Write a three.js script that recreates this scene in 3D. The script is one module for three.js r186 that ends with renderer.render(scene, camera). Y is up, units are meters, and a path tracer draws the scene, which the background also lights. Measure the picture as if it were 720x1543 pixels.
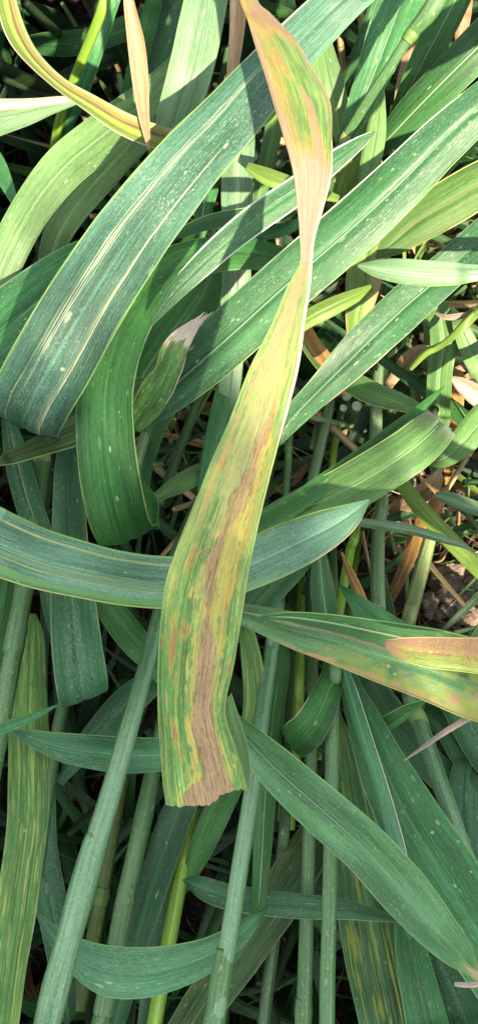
import * as THREE from 'three';
import { mergeGeometries, mergeVertices } from 'three/addons/utils/BufferGeometryUtils.js';

/* ------------------------------------------------------------------ camera, sky, sun, exposure */
const scene = new THREE.Scene();
const FOV = 60, PW = 720, PH = 1543;                       // the photograph's own pixel frame, used to place things
const camera = new THREE.PerspectiveCamera(FOV, PW / PH, 0.01, 400);
camera.position.set(0, 0.42, 0);
camera.up.set(0, 0, -1);
camera.lookAt(-0.030, 0, 0.063);                           // almost straight down into the crop
scene.add(camera);

const sunDir = new THREE.Vector3(0.27, 0.87, 0.41).normalize();
// a bright, thinly clouded summer sky, computed (air and clouds only)
{
  const w = 256, h = 128, d = new Float32Array(w * h * 4), q = new THREE.Vector3();
  const hsh = (x, y, z) => { let n = Math.imul(x, 374761393) ^ Math.imul(y, 668265263) ^ Math.imul(z, 1440662683); n = Math.imul(n ^ (n >>> 13), 1274126177); return ((n ^ (n >>> 16)) >>> 0) / 4294967296; };
  const n3 = (x, y, z) => { const X = Math.floor(x), Y = Math.floor(y), Z = Math.floor(z), s = (t) => t * t * (3 - 2 * t), a = s(x - X), b = s(y - Y), c = s(z - Z), l = (p, r, t) => p + (r - p) * t;
    return l(l(l(hsh(X, Y, Z), hsh(X + 1, Y, Z), a), l(hsh(X, Y + 1, Z), hsh(X + 1, Y + 1, Z), a), b), l(l(hsh(X, Y, Z + 1), hsh(X + 1, Y, Z + 1), a), l(hsh(X, Y + 1, Z + 1), hsh(X + 1, Y + 1, Z + 1), a), b), c); };
  for (let j = 0; j < h; j++) for (let i = 0; i < w; i++) {
    const th = (j + 0.5) / h * Math.PI - Math.PI / 2, ph = (i + 0.5) / w * 2 * Math.PI;       // row 0 is the nadir
    q.set(Math.cos(th) * Math.cos(ph), Math.sin(th), Math.cos(th) * Math.sin(ph));
    const up = Math.max(0, q.y), hz = Math.pow(1 - up, 3), k = (j * w + i) * 4;
    const s = 1.6 / (up + 0.25), c = Math.min(1, Math.max(0, (0.6 * n3(q.x * s * 2 + 9, 3, q.z * s * 2 + 7) + 0.4 * n3(q.x * s * 5 + 3, 8, q.z * s * 5 + 5) - 0.40) * 3.2)) * Math.min(1, up * 4);
    const air = [0.40 + 0.17 * hz, 0.455 + 0.13 * hz, 0.51 + 0.07 * hz], cl = [0.83, 0.81, 0.75];
    for (let m = 0; m < 3; m++) d[k + m] = q.y < 0 ? [0.12, 0.14, 0.09][m] : air[m] + (cl[m] - air[m]) * c * 0.9;
    d[k + 3] = 1;
  }
  const t = new THREE.DataTexture(d, w, h, THREE.RGBAFormat, THREE.FloatType);
  t.mapping = THREE.EquirectangularReflectionMapping; t.magFilter = THREE.LinearFilter; t.needsUpdate = true;
  scene.background = t; scene.environment = t;
}

const sun = new THREE.DirectionalLight(0xffedcc, 4.6);
sun.position.copy(sunDir).multiplyScalar(2);
sun.castShadow = true;
sun.shadow.mapSize.set(2048, 2048);
Object.assign(sun.shadow.camera, { left: -0.8, right: 0.8, top: 0.8, bottom: -0.8, near: 0.2, far: 4 });
sun.shadow.camera.updateProjectionMatrix();
sun.shadow.radius = 1.5;
scene.add(sun); scene.add(sun.target);

const renderer = new THREE.WebGLRenderer({ antialias: true });
renderer.toneMapping = THREE.LinearToneMapping;
renderer.toneMappingExposure = 3.9;
renderer.shadowMap.enabled = true;
renderer.setSize(477, 1024);

/* ------------------------------------------------------------------ helpers */
camera.updateMatrixWorld();
const CAM = camera.position.clone();
const RIGHT = new THREE.Vector3(), UP = new THREE.Vector3(), BACK = new THREE.Vector3();
camera.matrixWorld.extractBasis(RIGHT, UP, BACK);
const FPX = (PH / 2) / Math.tan(THREE.MathUtils.degToRad(FOV / 2));
// a point seen at (x, y) of the photograph, d centimetres in front of the camera
function at(x, y, d) {
  const m = d / 100;
  return CAM.clone().addScaledVector(RIGHT, (x - PW / 2) / FPX * m).addScaledVector(UP, (PH / 2 - y) / FPX * m).addScaledVector(BACK, -m);
}
// the same on the ground, h centimetres above it
function onGround(x, y, h = 0) {
  const a = at(x, y, 100).sub(CAM);
  return CAM.clone().addScaledVector(a, (h / 100 - CAM.y) / a.y);
}
function rng(seed) { let s = seed >>> 0; return () => { s = (s + 0x6D2B79F5) | 0; let t = Math.imul(s ^ (s >>> 15), 1 | s); t = (t + Math.imul(t ^ (t >>> 7), 61 | t)) ^ t; return ((t ^ (t >>> 14)) >>> 0) / 4294967296; }; }
function hash(x, y, s) { let h = Math.imul(x, 374761393) ^ Math.imul(y, 668265263) ^ Math.imul(s, 2147483647 - 40503); h = Math.imul(h ^ (h >>> 13), 1274126177); h ^= h >>> 16; return (h >>> 0) / 4294967296; }
const sm = (t) => t * t * (3 - 2 * t);
const clamp01 = (t) => t < 0 ? 0 : t > 1 ? 1 : t;
const step = (a, b, t) => sm(clamp01((t - a) / (b - a)));
const mix = (a, b, t) => a + (b - a) * t;
// value noise whose y repeats after `py` cells
function vn(x, y, py, s) {
  const ix = Math.floor(x), iy = Math.floor(y), fx = sm(x - ix), fy = sm(y - iy);
  const y0 = ((iy % py) + py) % py, y1 = (y0 + 1) % py;
  return mix(mix(hash(ix, y0, s), hash(ix + 1, y0, s), fx), mix(hash(ix, y1, s), hash(ix + 1, y1, s), fx), fy);
}
const names = {};
function numbered(n) { const k = names[n] = (names[n] ?? -1) + 1; return k ? n + '_' + String(k).padStart(3, '0') : n; }
function mesh(name, geo, mat, parent) {
  const m = new THREE.Mesh(geo, mat); m.name = name; m.castShadow = m.receiveShadow = true;
  if (parent) parent.add(m);
  return m;
}
function thing(name, label, category, origin, group) {
  const o = new THREE.Group(); o.name = numbered(name); o.position.copy(origin);
  o.userData = { label, category };
  if (group) o.userData.group = group;
  scene.add(o); return o;
}
function stuff(o, name, label, category) { o.name = numbered(name); o.userData = { kind: 'stuff', label, category }; scene.add(o); return o; }

/* ------------------------------------------------------------------ textures */
const toS = (l) => { l = clamp01(l); return Math.round(255 * (l <= 0.0031308 ? 12.92 * l : 1.055 * Math.pow(l, 1 / 2.4) - 0.055)); };
function dataTex(w, h, fn, srgb = true) {
  const d = new Uint8Array(w * h * 4), c = [0, 0, 0];
  for (let j = 0; j < h; j++) for (let i = 0; i < w; i++) {
    fn((i + 0.5) / w, (j + 0.5) / h, c, i, j);
    const k = (j * w + i) * 4;
    for (let q = 0; q < 3; q++) d[k + q] = srgb ? toS(c[q]) : Math.round(255 * clamp01(c[q]));
    d[k + 3] = 255;
  }
  const t = new THREE.DataTexture(d, w, h, THREE.RGBAFormat);
  if (srgb) t.colorSpace = THREE.SRGBColorSpace;
  t.wrapS = THREE.ClampToEdgeWrapping; t.wrapT = THREE.RepeatWrapping;
  t.magFilter = THREE.LinearFilter; t.minFilter = THREE.LinearMipmapLinearFilter; t.generateMipmaps = true;
  t.needsUpdate = true; return t;
}
const TEXLEN = 0.20;                       // metres of leaf that one texture covers
// scattered pale feeding marks and dust specks
function specks(n, seed, rmin, rmax) {
  const r = rng(seed), cells = Array.from({ length: 64 }, () => []);
  for (let k = 0; k < n; k++) {
    const s = { u: r(), v: r(), a: rmin + (rmax - rmin) * Math.pow(r(), 4), e: 1 + r() * 2.0, q: 0.2 + 0.6 * r() * r() };
    const c = Math.floor(s.v * 64);
    for (const d of [-1, 0, 1]) cells[(c + d + 64) % 64].push(s);
  }
  return (u, v, wn) => {
    let best = 0;
    for (const s of cells[Math.floor(v * 64) & 63]) {
      const du = (u - s.u) * 0.016 / s.a, dv = (v - s.v) * TEXLEN / (s.a * s.e), q = du * du + dv * dv;
      if (q < 1.6) { const m = step(1.5, 0.6, q + (wn - 0.5) * 1.3) * s.q; if (m > best) best = m; }
    }
    return best;
  };
}
function leafTex(o) {
  const S = o.seed, sp = o.specks ? specks(o.specks * 2, S + 77, 0.00015, o.speckMax ?? 0.00045) : null;
  const veins = o.veins ?? 26;
  return dataTex(o.w ?? 256, o.h ?? 1024, (u, v, c) => {
    const wob = (vn(u * 3, v * 9, 9, S) - 0.5) * 0.02, uu = u + wob;
    const line = Math.pow(0.5 + 0.5 * Math.cos((uu * veins + 1.6 * vn(uu * 8, v * 2, 2, S + 60)) * Math.PI * 2), 3);                       // the fine parallel veins
    const streak = 0.55 * vn(uu * 46, v * 10, 10, S + 1) + 0.45 * vn(uu * 100, v * 36, 36, S + 2) - 0.5;
    const broad = vn(uu * 4, v * 8, 8, S + 3) - 0.5, grain = vn(u * 130, v * 700, 700, S + 4), mott = vn(u * 14, v * 60, 60, S + 5);
    const k = (1 + (o.streak ?? 0.55) * streak + (o.broad ?? 0.45) * broad + (o.veinGain ?? 0.22) * (line - 0.4)) * (1 + 0.5 * (vn(u * 120, v * 210, 210, S + 50) - 0.5) + 0.3 * (grain - 0.5));
    for (let q = 0; q < 3; q++) c[q] = mix(o.a[q], o.b[q], clamp01(0.5 + 1.1 * broad + 0.7 * streak)) * k;
    if (o.bloom) {                                                                                    // waxy, dusty bloom: fine pale scratches along the blade
      const fine = vn(u * 90, v * 520, 520, S + 6), patch = step(0.35, 0.75, vn(u * 3.5, v * 10, 10, S + 7));
      const f = (step(0.60, 0.92, 0.6 * fine + 0.4 * grain) * (0.4 + 1.1 * patch) + 0.22 * patch * mott) * o.bloom;
      for (let q = 0; q < 3; q++) c[q] = mix(c[q], [0.22, 0.31, 0.245][q], clamp01(f));
    }
    if (o.fleck) {                                                                                    // yellow flecking between the veins
      const f = step(o.fleckCut ?? 0.56, 0.78, 0.5 * vn(uu * 46, v * 26, 26, S + 8) + 0.2 * vn(uu * 90, v * 80, 80, S + 12) + 0.3 * vn(uu * 9, v * 16, 16, S + 9)) * o.fleck;
      for (let q = 0; q < 3; q++) c[q] = mix(c[q], o.fleckC[q], f);
    }
    const mid = Math.exp(-Math.pow((u - 0.5) / 0.022, 2));
    for (let q = 0; q < 3; q++) c[q] = mix(c[q], c[q] * (o.mid ?? 1.35), mid);
    for (const s of o.stripes ?? []) {
      const e = Math.abs(uu - s.u - (vn(v * 14, 3, 9, S + 20) - 0.5) * 0.012) / s.w;
      const m = step(1.15, 0.35, e + (vn(u * 80, v * 44, 44, S + 11) - 0.5) * (s.rough ?? 0.9)) * s.k * (s.v ? step(s.v[0], s.v[0] + 0.08, v) * step(s.v[1], s.v[1] - 0.08, v) : 1);
      for (let q = 0; q < 3; q++) c[q] = mix(c[q], s.c[q], m);
    }
    const rim = step(o.rimW ?? 0.03, 0.004, Math.min(u, 1 - u)) * (o.rim ?? 0.4);
    for (let q = 0; q < 3; q++) c[q] = mix(c[q], (o.rimC ?? [0.22, 0.30, 0.16])[q], rim);
    if (o.paint) o.paint(u, v, c, S);
    if (sp) { const m = sp(u, v, mott) * (0.15 + 0.85 * step(0.35, 0.7, vn(u * 3 + 5, v * 7, 7, S + 61))); for (let q = 0; q < 3; q++) c[q] = mix(c[q], (o.speckC ?? [0.36, 0.44, 0.24])[q], m); }
  });
}
// relief shared by the blades: ribs, and a channel along the midrib
const reliefFine = dataTex(256, 512, (u, v, c) => {
  const rib = 0.5 + 0.5 * Math.cos((u * 24 + 2.2 * vn(u * 7, 2, 9, 505)) * Math.PI * 2) * vn(u * 11, v * 9, 9, 504), st = vn(u * 70, v * 12, 12, 501), g = vn(u * 110, v * 260, 260, 502), b = vn(u * 5, v * 12, 12, 503);
  c[0] = c[1] = c[2] = 0.36 * rib + 0.24 * st + 0.16 * g + 0.24 * b;
}, false);
const reliefDry = dataTex(256, 512, (u, v, c) => {
  const rib = 0.5 + 0.5 * Math.cos(u * 18 * Math.PI * 2), st = vn(u * 34, v * 16, 16, 511), g = vn(u * 120, v * 200, 200, 512), b = vn(u * 7, v * 26, 26, 513);
  c[0] = c[1] = c[2] = 0.25 * rib + 0.35 * st + 0.15 * g + 0.25 * b;
}, false);
const roughMap = dataTex(128, 512, (u, v, c) => {
  const r = 0.62 + 0.34 * vn(u * 7, v * 20, 20, 521) + 0.24 * (vn(u * 50, v * 150, 150, 522) - 0.5);
  c[0] = 0; c[1] = clamp01(r); c[2] = 0;
}, false);

function blade(o) {
  const thin = o.thin ?? 0;
  const m = new THREE.MeshPhysicalMaterial({ map: leafTex(o), bumpMap: o.dry ? reliefDry : reliefFine, bumpScale: o.bump ?? 0.00007, side: THREE.DoubleSide });
  if (thin) { m.transmission = thin; m.thickness = 0; m.roughness = 0.95; m.clearcoat = o.coat ?? 0.5; m.clearcoatRoughness = 0.42; m.ior = 1.4; }
  else { m.roughness = o.rough ?? 0.60; m.roughnessMap = roughMap; m.specularIntensity = o.spec ?? 0.55; m.ior = 1.45; }
  return m;
}
const SPECK = [0.46, 0.52, 0.36], STRAW = [0.50, 0.47, 0.30];
const M = {
  blue: blade({ seed: 11, a: [0.0267, 0.1017, 0.0414], b: [0.0481, 0.1502, 0.0678], bloom: 0.4, specks: 60 }),
  blueB: blade({ seed: 12, a: [0.0182, 0.0879, 0.0257], b: [0.0321, 0.1270, 0.0416], bloom: 0.22, specks: 90 }),
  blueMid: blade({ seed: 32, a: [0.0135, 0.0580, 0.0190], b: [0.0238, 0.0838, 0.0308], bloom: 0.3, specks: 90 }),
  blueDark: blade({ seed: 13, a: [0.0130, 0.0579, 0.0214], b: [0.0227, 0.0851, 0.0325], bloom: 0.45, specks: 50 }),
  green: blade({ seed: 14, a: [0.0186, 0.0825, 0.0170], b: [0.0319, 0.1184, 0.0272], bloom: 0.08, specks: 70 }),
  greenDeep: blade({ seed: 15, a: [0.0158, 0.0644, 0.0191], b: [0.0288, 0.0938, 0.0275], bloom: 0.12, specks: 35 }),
  fresh: blade({ seed: 16, a: [0.0595, 0.1673, 0.0323], b: [0.0935, 0.2165, 0.0485], bloom: 0.08, specks: 40, thin: 0.35 }),
  lime: blade({ seed: 17, a: [0.100, 0.200, 0.018], b: [0.155, 0.270, 0.030], specks: 40, thin: 0.4, rimC: [0.26, 0.26, 0.06], rim: 0.6 }),
  limeMid: blade({ seed: 33, a: [0.034, 0.100, 0.014], b: [0.062, 0.145, 0.024], fleck: 0.45, fleckC: [0.13, 0.17, 0.03], specks: 30, thin: 0.35, rimC: [0.20, 0.22, 0.04], rim: 0.5, rimW: 0.05, coat: 0.15 }),
  mint: blade({ seed: 18, a: [0.085, 0.185, 0.080], b: [0.130, 0.245, 0.120], bloom: 0.25, specks: 45, thin: 0.25, speckC: [0.55, 0.6, 0.42], coat: 0.9 }),
  pale: blade({ seed: 19, a: [0.085, 0.195, 0.052], b: [0.135, 0.255, 0.080], bloom: 0.15, specks: 60, thin: 0.3, speckC: [0.6, 0.6, 0.4] }),
  mottle: blade({ seed: 20, a: [0.045, 0.120, 0.026], b: [0.078, 0.170, 0.040], fleck: 0.85, fleckCut: 0.52, fleckC: [0.22, 0.27, 0.07], specks: 60, streak: 1.0, paint(u, v, c, S) { const m = step(0.6, 0.85, vn(u * 40, v * 44, 44, S + 44) * 0.6 + vn(u * 100, v * 130, 130, S + 45) * 0.45) * 0.7; for (let q = 0; q < 3; q++) c[q] = mix(c[q], [0.028, 0.085, 0.018][q], m); } }),
  mottleDark: blade({ seed: 21, a: [0.022, 0.060, 0.022], b: [0.040, 0.090, 0.030], fleck: 0.6, fleckC: [0.13, 0.15, 0.038], fleckCut: 0.5, specks: 30, streak: 0.8 }),
  mottleStripe: blade({ seed: 22, a: [0.018, 0.066, 0.022], b: [0.034, 0.100, 0.034], specks: 40, streak: 1.0, fleck: 0.8, fleckCut: 0.60, fleckC: [0.17, 0.20, 0.03], paint(u, v, c, S) {
    const m = step(0.62, 0.86, vn(u * 30, v * 6, 6, S + 44) * 0.65 + vn(u * 70, v * 34, 34, S + 45) * 0.4) * 0.8;
    for (let q = 0; q < 3; q++) c[q] = mix(c[q], [0.22, 0.24, 0.03][q], m);
  } }),
  yellow: blade({ seed: 23, a: [0.170, 0.200, 0.035], b: [0.270, 0.250, 0.060], streak: 0.5, thin: 0.35, specks: 20, stripes: [{ u: 0.1, w: 0.12, c: [0.34, 0.22, 0.1], k: 0.8 }] }),
  twoTone: blade({ seed: 24, a: [0.110, 0.220, 0.040], b: [0.170, 0.280, 0.060], thin: 0.35, specks: 20, stripes: [{ u: 0.16, w: 0.17, c: [0.30, 0.25, 0.09], k: 0.9, rough: 0.4 }, { u: 0.03, w: 0.05, c: [0.34, 0.2, 0.09], k: 0.85, rough: 0.7 }] }),
  dry: blade({ seed: 25, dry: true, a: [0.270, 0.170, 0.085], b: [0.400, 0.285, 0.170], streak: 0.6, thin: 0.25, coat: 0.1, rim: 0.2, rimC: [0.6, 0.45, 0.3], mid: 0.85, bump: 0.00016 }),
  dryPale: blade({ seed: 26, dry: true, a: [0.330, 0.265, 0.205], b: [0.460, 0.390, 0.320], streak: 0.6, thin: 0.2, coat: 0.1, rim: 0.2, rimC: [0.6, 0.5, 0.4], mid: 0.85, bump: 0.00016 }),
  dryOrange: blade({ seed: 27, dry: true, a: [0.250, 0.125, 0.030], b: [0.370, 0.225, 0.070], streak: 0.7, thin: 0.25, coat: 0.1, rim: 0.3, rimC: [0.6, 0.45, 0.22], bump: 0.00016 }),
  dryBrown: blade({ seed: 28, dry: true, a: [0.170, 0.100, 0.055], b: [0.290, 0.190, 0.110], streak: 0.8, coat: 0.1, rim: 0.2, bump: 0.00016 }),
};

/* unique blades */
const YEL = [0.27, 0.20, 0.03];
function mixInto(c, t, k) { for (let q = 0; q < 3; q++) c[q] = mix(c[q], t[q], k); }
// a soft-edged streak along the blade: knots are [v, u, halfwidth]
function streakAt(knots, u, v, wob) {
  if (v < knots[0][0] || v > knots[knots.length - 1][0]) return 0;
  let i = 0; while (i < knots.length - 2 && v > knots[i + 1][0]) i++;
  const A = knots[i], B = knots[i + 1], t = sm((v - A[0]) / (B[0] - A[0]));
  const w = mix(A[2], B[2], t); if (w < 0.002) return 0;
  return Math.abs(u - mix(A[1], B[1], t)) / w + wob;             // under 1 inside, 1 at the border
}
const inside = (e, a, b) => e === 0 ? 0 : step(b, a, e);
const Y = (y) => (y + 10) / 1228;                                 // how far along the diseased leaf a height lies
const sickLeaf = blade({
  seed: 40, w: 512, h: 2048, a: [0.056, 0.128, 0.026], b: [0.098, 0.176, 0.044], streak: 1.0, broad: 0.35, veins: 20, thin: 0.25, coat: 0.1, mid: 1, rim: 0.5, rimC: [0.20, 0.20, 0.06], bump: 0.00014,
  paint(u, v, c, S) {
    const y = v * 1228 - 10, fine = vn(u * 74, v * 22, 22, S + 30) - 0.5, med = vn(u * 26, v * 34, 34, S + 31) - 0.5, blot = vn(u * 9, v * 42, 42, S + 32) - 0.5, grit = vn(u * 120, v * 330, 330, S + 37);
    const hair = vn(u * 150, v * 60, 60, S + 39) - 0.5, blob = vn(u * 17, v * 95, 95, S + 53) - 0.5, spot = vn(u * 44, v * 230, 230, S + 54) - 0.5, along = fine * 0.7 + med * 0.6 + blot * 0.5 + hair * 0.5 + blob * 0.9 + spot * 0.6, str = vn(u * 80, v * 16, 16, S + 33);
    const soft = (e, a, b) => e === 0 ? 0 : step(b, a, e + along * 0.8);
    // long green, lime and straw-coloured streaks following the veins
    mixInto(c, [0.17, 0.195, 0.055], step(0.46, 0.74, vn(u * 15, v * 7, 7, S + 34) * 0.62 + str * 0.48) * mix(0.75, 0.4, step(780, 900, y) * step(0.55, 0.35, u)));
    mixInto(c, [0.046, 0.125, 0.036], step(0.50, 0.84, vn(u * 26, v * 13, 13, S + 35) * 0.7 + str * 0.36) * 0.8);
    if (y > 395) {
      const wash = streakAt([[Y(398), 0.45, 0.4], [Y(480), 0.42, 0.42], [Y(640), 0.5, 0.38], [Y(800), 0.55, 0.34], [Y(900), 0.52, 0.24], [Y(980), 0.5, 0.2], [Y(1200), 0.45, 0.22], [Y(1240), 0.45, 0.22]], u, v, 0);
      mixInto(c, [0.190, 0.182, 0.074], soft(wash, 0.35, 1.15) * step(960, 800, y) * 0.8);
      const halo = streakAt([[Y(560), 0.7, 0.03], [Y(700), 0.72, 0.16], [Y(800), 0.62, 0.22], [Y(900), 0.62, 0.24], [Y(955), 0.60, 0.20], [Y(1000), 0.62, 0.215], [Y(1060), 0.63, 0.235], [Y(1120), 0.62, 0.24], [Y(1170), 0.60, 0.27], [Y(1190), 0.5, 0.4], [Y(1240), 0.42, 0.4]], u, v, 0);
      mixInto(c, [0.255, 0.208, 0.048], soft(halo, 0.62, 1.15) * 0.75);
      const up = streakAt([[Y(395), 0.55, 0.5], [Y(440), 0.40, 0.30], [Y(500), 0.36, 0.17], [Y(560), 0.22, 0.10], [Y(610), 0.15, 0.04]], u, v, 0);
      mixInto(c, [0.205, 0.135, 0.066], soft(up, 0.4, 1.2) * 0.7);
      const up2 = streakAt([[Y(580), 0.68, 0.02], [Y(640), 0.72, 0.09], [Y(690), 0.66, 0.05], [Y(720), 0.62, 0.02]], u, v, 0);
      mixInto(c, [0.215, 0.115, 0.042], soft(up2, 0.3, 1.2) * 0.7);
      const lf = streakAt([[Y(590), 0.13, 0.02], [Y(660), 0.13, 0.06], [Y(740), 0.15, 0.06], [Y(800), 0.16, 0.02]], u, v, 0);
      mixInto(c, [0.215, 0.120, 0.050], soft(lf, 0.3, 1.2) * 0.45);
      const org = streakAt([[Y(640), 0.88, 0.03], [Y(760), 0.86, 0.06], [Y(860), 0.82, 0.05], [Y(930), 0.80, 0.04], [Y(990), 0.78, 0.01]], u, v, 0);
      mixInto(c, [0.225, 0.145, 0.026], soft(org, 0.3, 1.2) * 0.5);
      // the dead brown core, broken into streaks above and solid near the cut end
      const core = streakAt([[Y(600), 0.70, 0.02], [Y(665), 0.66, 0.10], [Y(690), 0.64, 0.035], [Y(715), 0.62, 0.11], [Y(762), 0.60, 0.13], [Y(795), 0.53, 0.03], [Y(832), 0.47, 0.11], [Y(862), 0.50, 0.06], [Y(888), 0.54, 0.09], [Y(920), 0.55, 0.015], [Y(952), 0.58, 0.09], [Y(1000), 0.63, 0.125], [Y(1060), 0.65, 0.15], [Y(1120), 0.64, 0.15], [Y(1168), 0.64, 0.16], [Y(1192), 0.54, 0.32], [Y(1230), 0.47, 0.33]], u, v, 0);
      const firm = step(930, 1010, y), e = core === 0 ? 0 : core + along * mix(0.85, 0.34, firm);
      const k = e === 0 ? 0 : step(1.08, mix(0.74, 0.88, firm), e);
      const tone = clamp01(0.5 + 1.5 * (0.40 * (str - 0.5) + 0.25 * (grit - 0.5) + 0.3 * blot + 0.25 * hair));
      mixInto(c, [mix(0.120, 0.240, tone), mix(0.078, 0.165, tone), mix(0.038, 0.092, tone)], k * mix(0.8, 0.95, firm));
      if (core > 0) mixInto(c, [0.070, 0.034, 0.014], step(0.72, 0.92, e) * step(1.18, 1.0, e) * step(0.45, 0.8, med + 0.62) * 0.55);
      mixInto(c, [0.06, 0.032, 0.016], k * step(0.74, 0.9, vn(u * 95, v * 120, 120, S + 38)) * 0.55);
      // small separate rusty flecks down the left half
      for (const [sy, su, sr, sl, q0] of [[965, 0.17, 0.036, 30, 0.8], [950, 0.30, 0.035, 12, 0.8], [1058, 0.12, 0.014, 11, 0.9], [1103, 0.20, 0.034, 16, 1], [1130, 0.27, 0.017, 13, 0.9], [1165, 0.30, 0.018, 5, 1], [966, 0.015, 0.016, 6, 1], [840, 0.22, 0.032, 24, 0.5], [915, 0.80, 0.022, 9, 0.9], [897, 0.66, 0.016, 3.5, 1], [1008, 0.95, 0.015, 8, 0.9], [700, 0.2, 0.02, 16, 0.5], [880, 0.10, 0.012, 9, 0.6], [1020, 0.23, 0.012, 9, 0.6], [1085, 0.09, 0.01, 6, 0.7], [780, 0.88, 0.015, 12, 0.6]]) {
        const q = Math.hypot((u - su) / sr, (y - sy) / sl) + along * 0.9;
        mixInto(c, [0.23, 0.17, 0.03], step(2.3, 1.0, q) * 0.6 * q0);
        mixInto(c, [0.155, 0.078, 0.034], step(1.2, 0.5, q) * 0.9 * q0);
      }
    } else {
      const wav = blot * 0.10 + med * 0.05 + fine * 0.05, edgeL = u + wav, edgeR = 1 - u + wav;
      mixInto(c, [0.12, 0.165, 0.018], step(0.5, 0.75, vn(u * 9, v * 34, 34, S + 36)) * 0.6);
      mixInto(c, [0.040, 0.115, 0.020], step(0.42, 0.7, vn(u * 34, v * 60, 60, S + 47) * 0.6 + vn(u * 12, v * 40, 40, S + 48) * 0.4) * step(0.2, 0.4, u) * 0.7);
      const low = y + (u - 0.5) * -20 + blot * 40 + fine * 26 - Math.abs(u - 0.45) * 40, top = y - (u - 0.2) * 46 + blot * 22 + fine * 12;
      const yel = [0.205, 0.160, 0.036], tn = [mix(0.165, 0.245, str), mix(0.105, 0.165, str), mix(0.060, 0.105, str)];
      for (const k of [step(0.36, 0.16, edgeL), step(0.16, 0.04, edgeR) * step(55, 75, y) * step(190, 150, y), step(196, 250, low), step(58, 26, top)]) mixInto(c, yel, k * 0.8);
      const mid = streakAt([[Y(135), 0.52, 0.02], [Y(165), 0.56, 0.05], [Y(200), 0.60, 0.09], [Y(240), 0.62, 0.2], [Y(290), 0.6, 0.4]], u, v, 0);
      mixInto(c, yel, soft(mid, 0.9, 1.9) * 0.8); mixInto(c, tn, soft(mid, 0.5, 1.2) * 0.9);
      for (const [sy, su, sr, sl] of [[112, 0.36, 0.04, 8], [95, 0.32, 0.05, 13], [40, 0.5, 0.18, 11], [48, 0.62, 0.06, 11], [60, 0.36, 0.04, 7]]) {
        const q = Math.hypot((u - su) / sr, (y - sy) / sl) + along * 0.9;
        mixInto(c, yel, step(2.3, 1.0, q) * 0.7); mixInto(c, [0.20, 0.115, 0.048], step(1.2, 0.5, q) * 0.8);
      }
      mixInto(c, tn, step(0.18, 0.06, edgeL) * step(20, 60, y));
      mixInto(c, tn, step(0.12, 0.02, edgeR) * step(70, 85, y) * step(160, 135, y));
      mixInto(c, [mix(0.19, 0.275, str), mix(0.128, 0.195, str), mix(0.085, 0.140, str)], step(216, 262, low));
      mixInto(c, [0.17, 0.10, 0.05], step(42, 18, top) * step(-20, 14, y - 6 + med * 14 - (0.4 - u) * 30));
    }
    const crisp = 1 + 0.34 * (vn(u * 96, v * 30, 30, S + 51) - 0.5) + 0.36 * (vn(u * 150, v * 210, 210, S + 52) - 0.5) + 0.15 * hair;
    for (let k = 0; k < 3; k++) c[k] *= (1.18 + 0.52 * step(560, 820, y)) * crisp;
  },
});
const bigStriped = blade({
  seed: 41, w: 512, h: 1536, a: [0.026, 0.076, 0.046], b: [0.044, 0.110, 0.072], bloom: 0.42, specks: 14, speckMax: 0.0006, rim: 0.5,
  stripes: [{ u: 0.27, w: 0.012, c: [0.34, 0.34, 0.22], k: 0.9, v: [0.28, 0.99], rough: 1.2 }, { u: 0.295, w: 0.010, c: [0.25, 0.28, 0.16], k: 0.7, v: [0.45, 0.97], rough: 1.5 }, { u: 0.325, w: 0.007, c: [0.22, 0.27, 0.13], k: 0.6, v: [0.5, 0.95], rough: 1.5 },
    { u: 0.66, w: 0.008, c: [0.30, 0.32, 0.23], k: 0.8, v: [0.10, 0.72], rough: 1.5 }, { u: 0.685, w: 0.008, c: [0.27, 0.30, 0.21], k: 0.75, v: [0.13, 0.68], rough: 1.5 }, { u: 0.72, w: 0.008, c: [0.24, 0.28, 0.18], k: 0.7, v: [0.16, 0.66], rough: 1.6 }, { u: 0.63, w: 0.006, c: [0.22, 0.27, 0.16], k: 0.55, v: [0.3, 0.6], rough: 1.6 }, { u: 0.75, w: 0.008, c: [0.17, 0.23, 0.08], k: 0.6, v: [0.5, 0.95], rough: 1.5 }],
  paint(u, v, c, S) {
    const n = vn(u * 40, v * 200, 200, S + 40);
    for (const [su, sv, ru, rv] of [[0.36, 0.635, 0.035, 0.005], [0.70, 0.86, 0.03, 0.007], [0.76, 0.872, 0.03, 0.005], [0.72, 0.90, 0.025, 0.006], [0.50, 0.925, 0.03, 0.005], [0.40, 0.9, 0.02, 0.006], [0.62, 0.95, 0.02, 0.005], [0.25, 0.30, 0.03, 0.004], [0.44, 0.36, 0.02, 0.003]])
      mixInto(c, [0.33, 0.37, 0.22], step(1.1, 0.5, Math.hypot((u - su) / ru, (v - sv) / rv) + (n - 0.4) * 1.4) * 0.8);
  },
});
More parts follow.
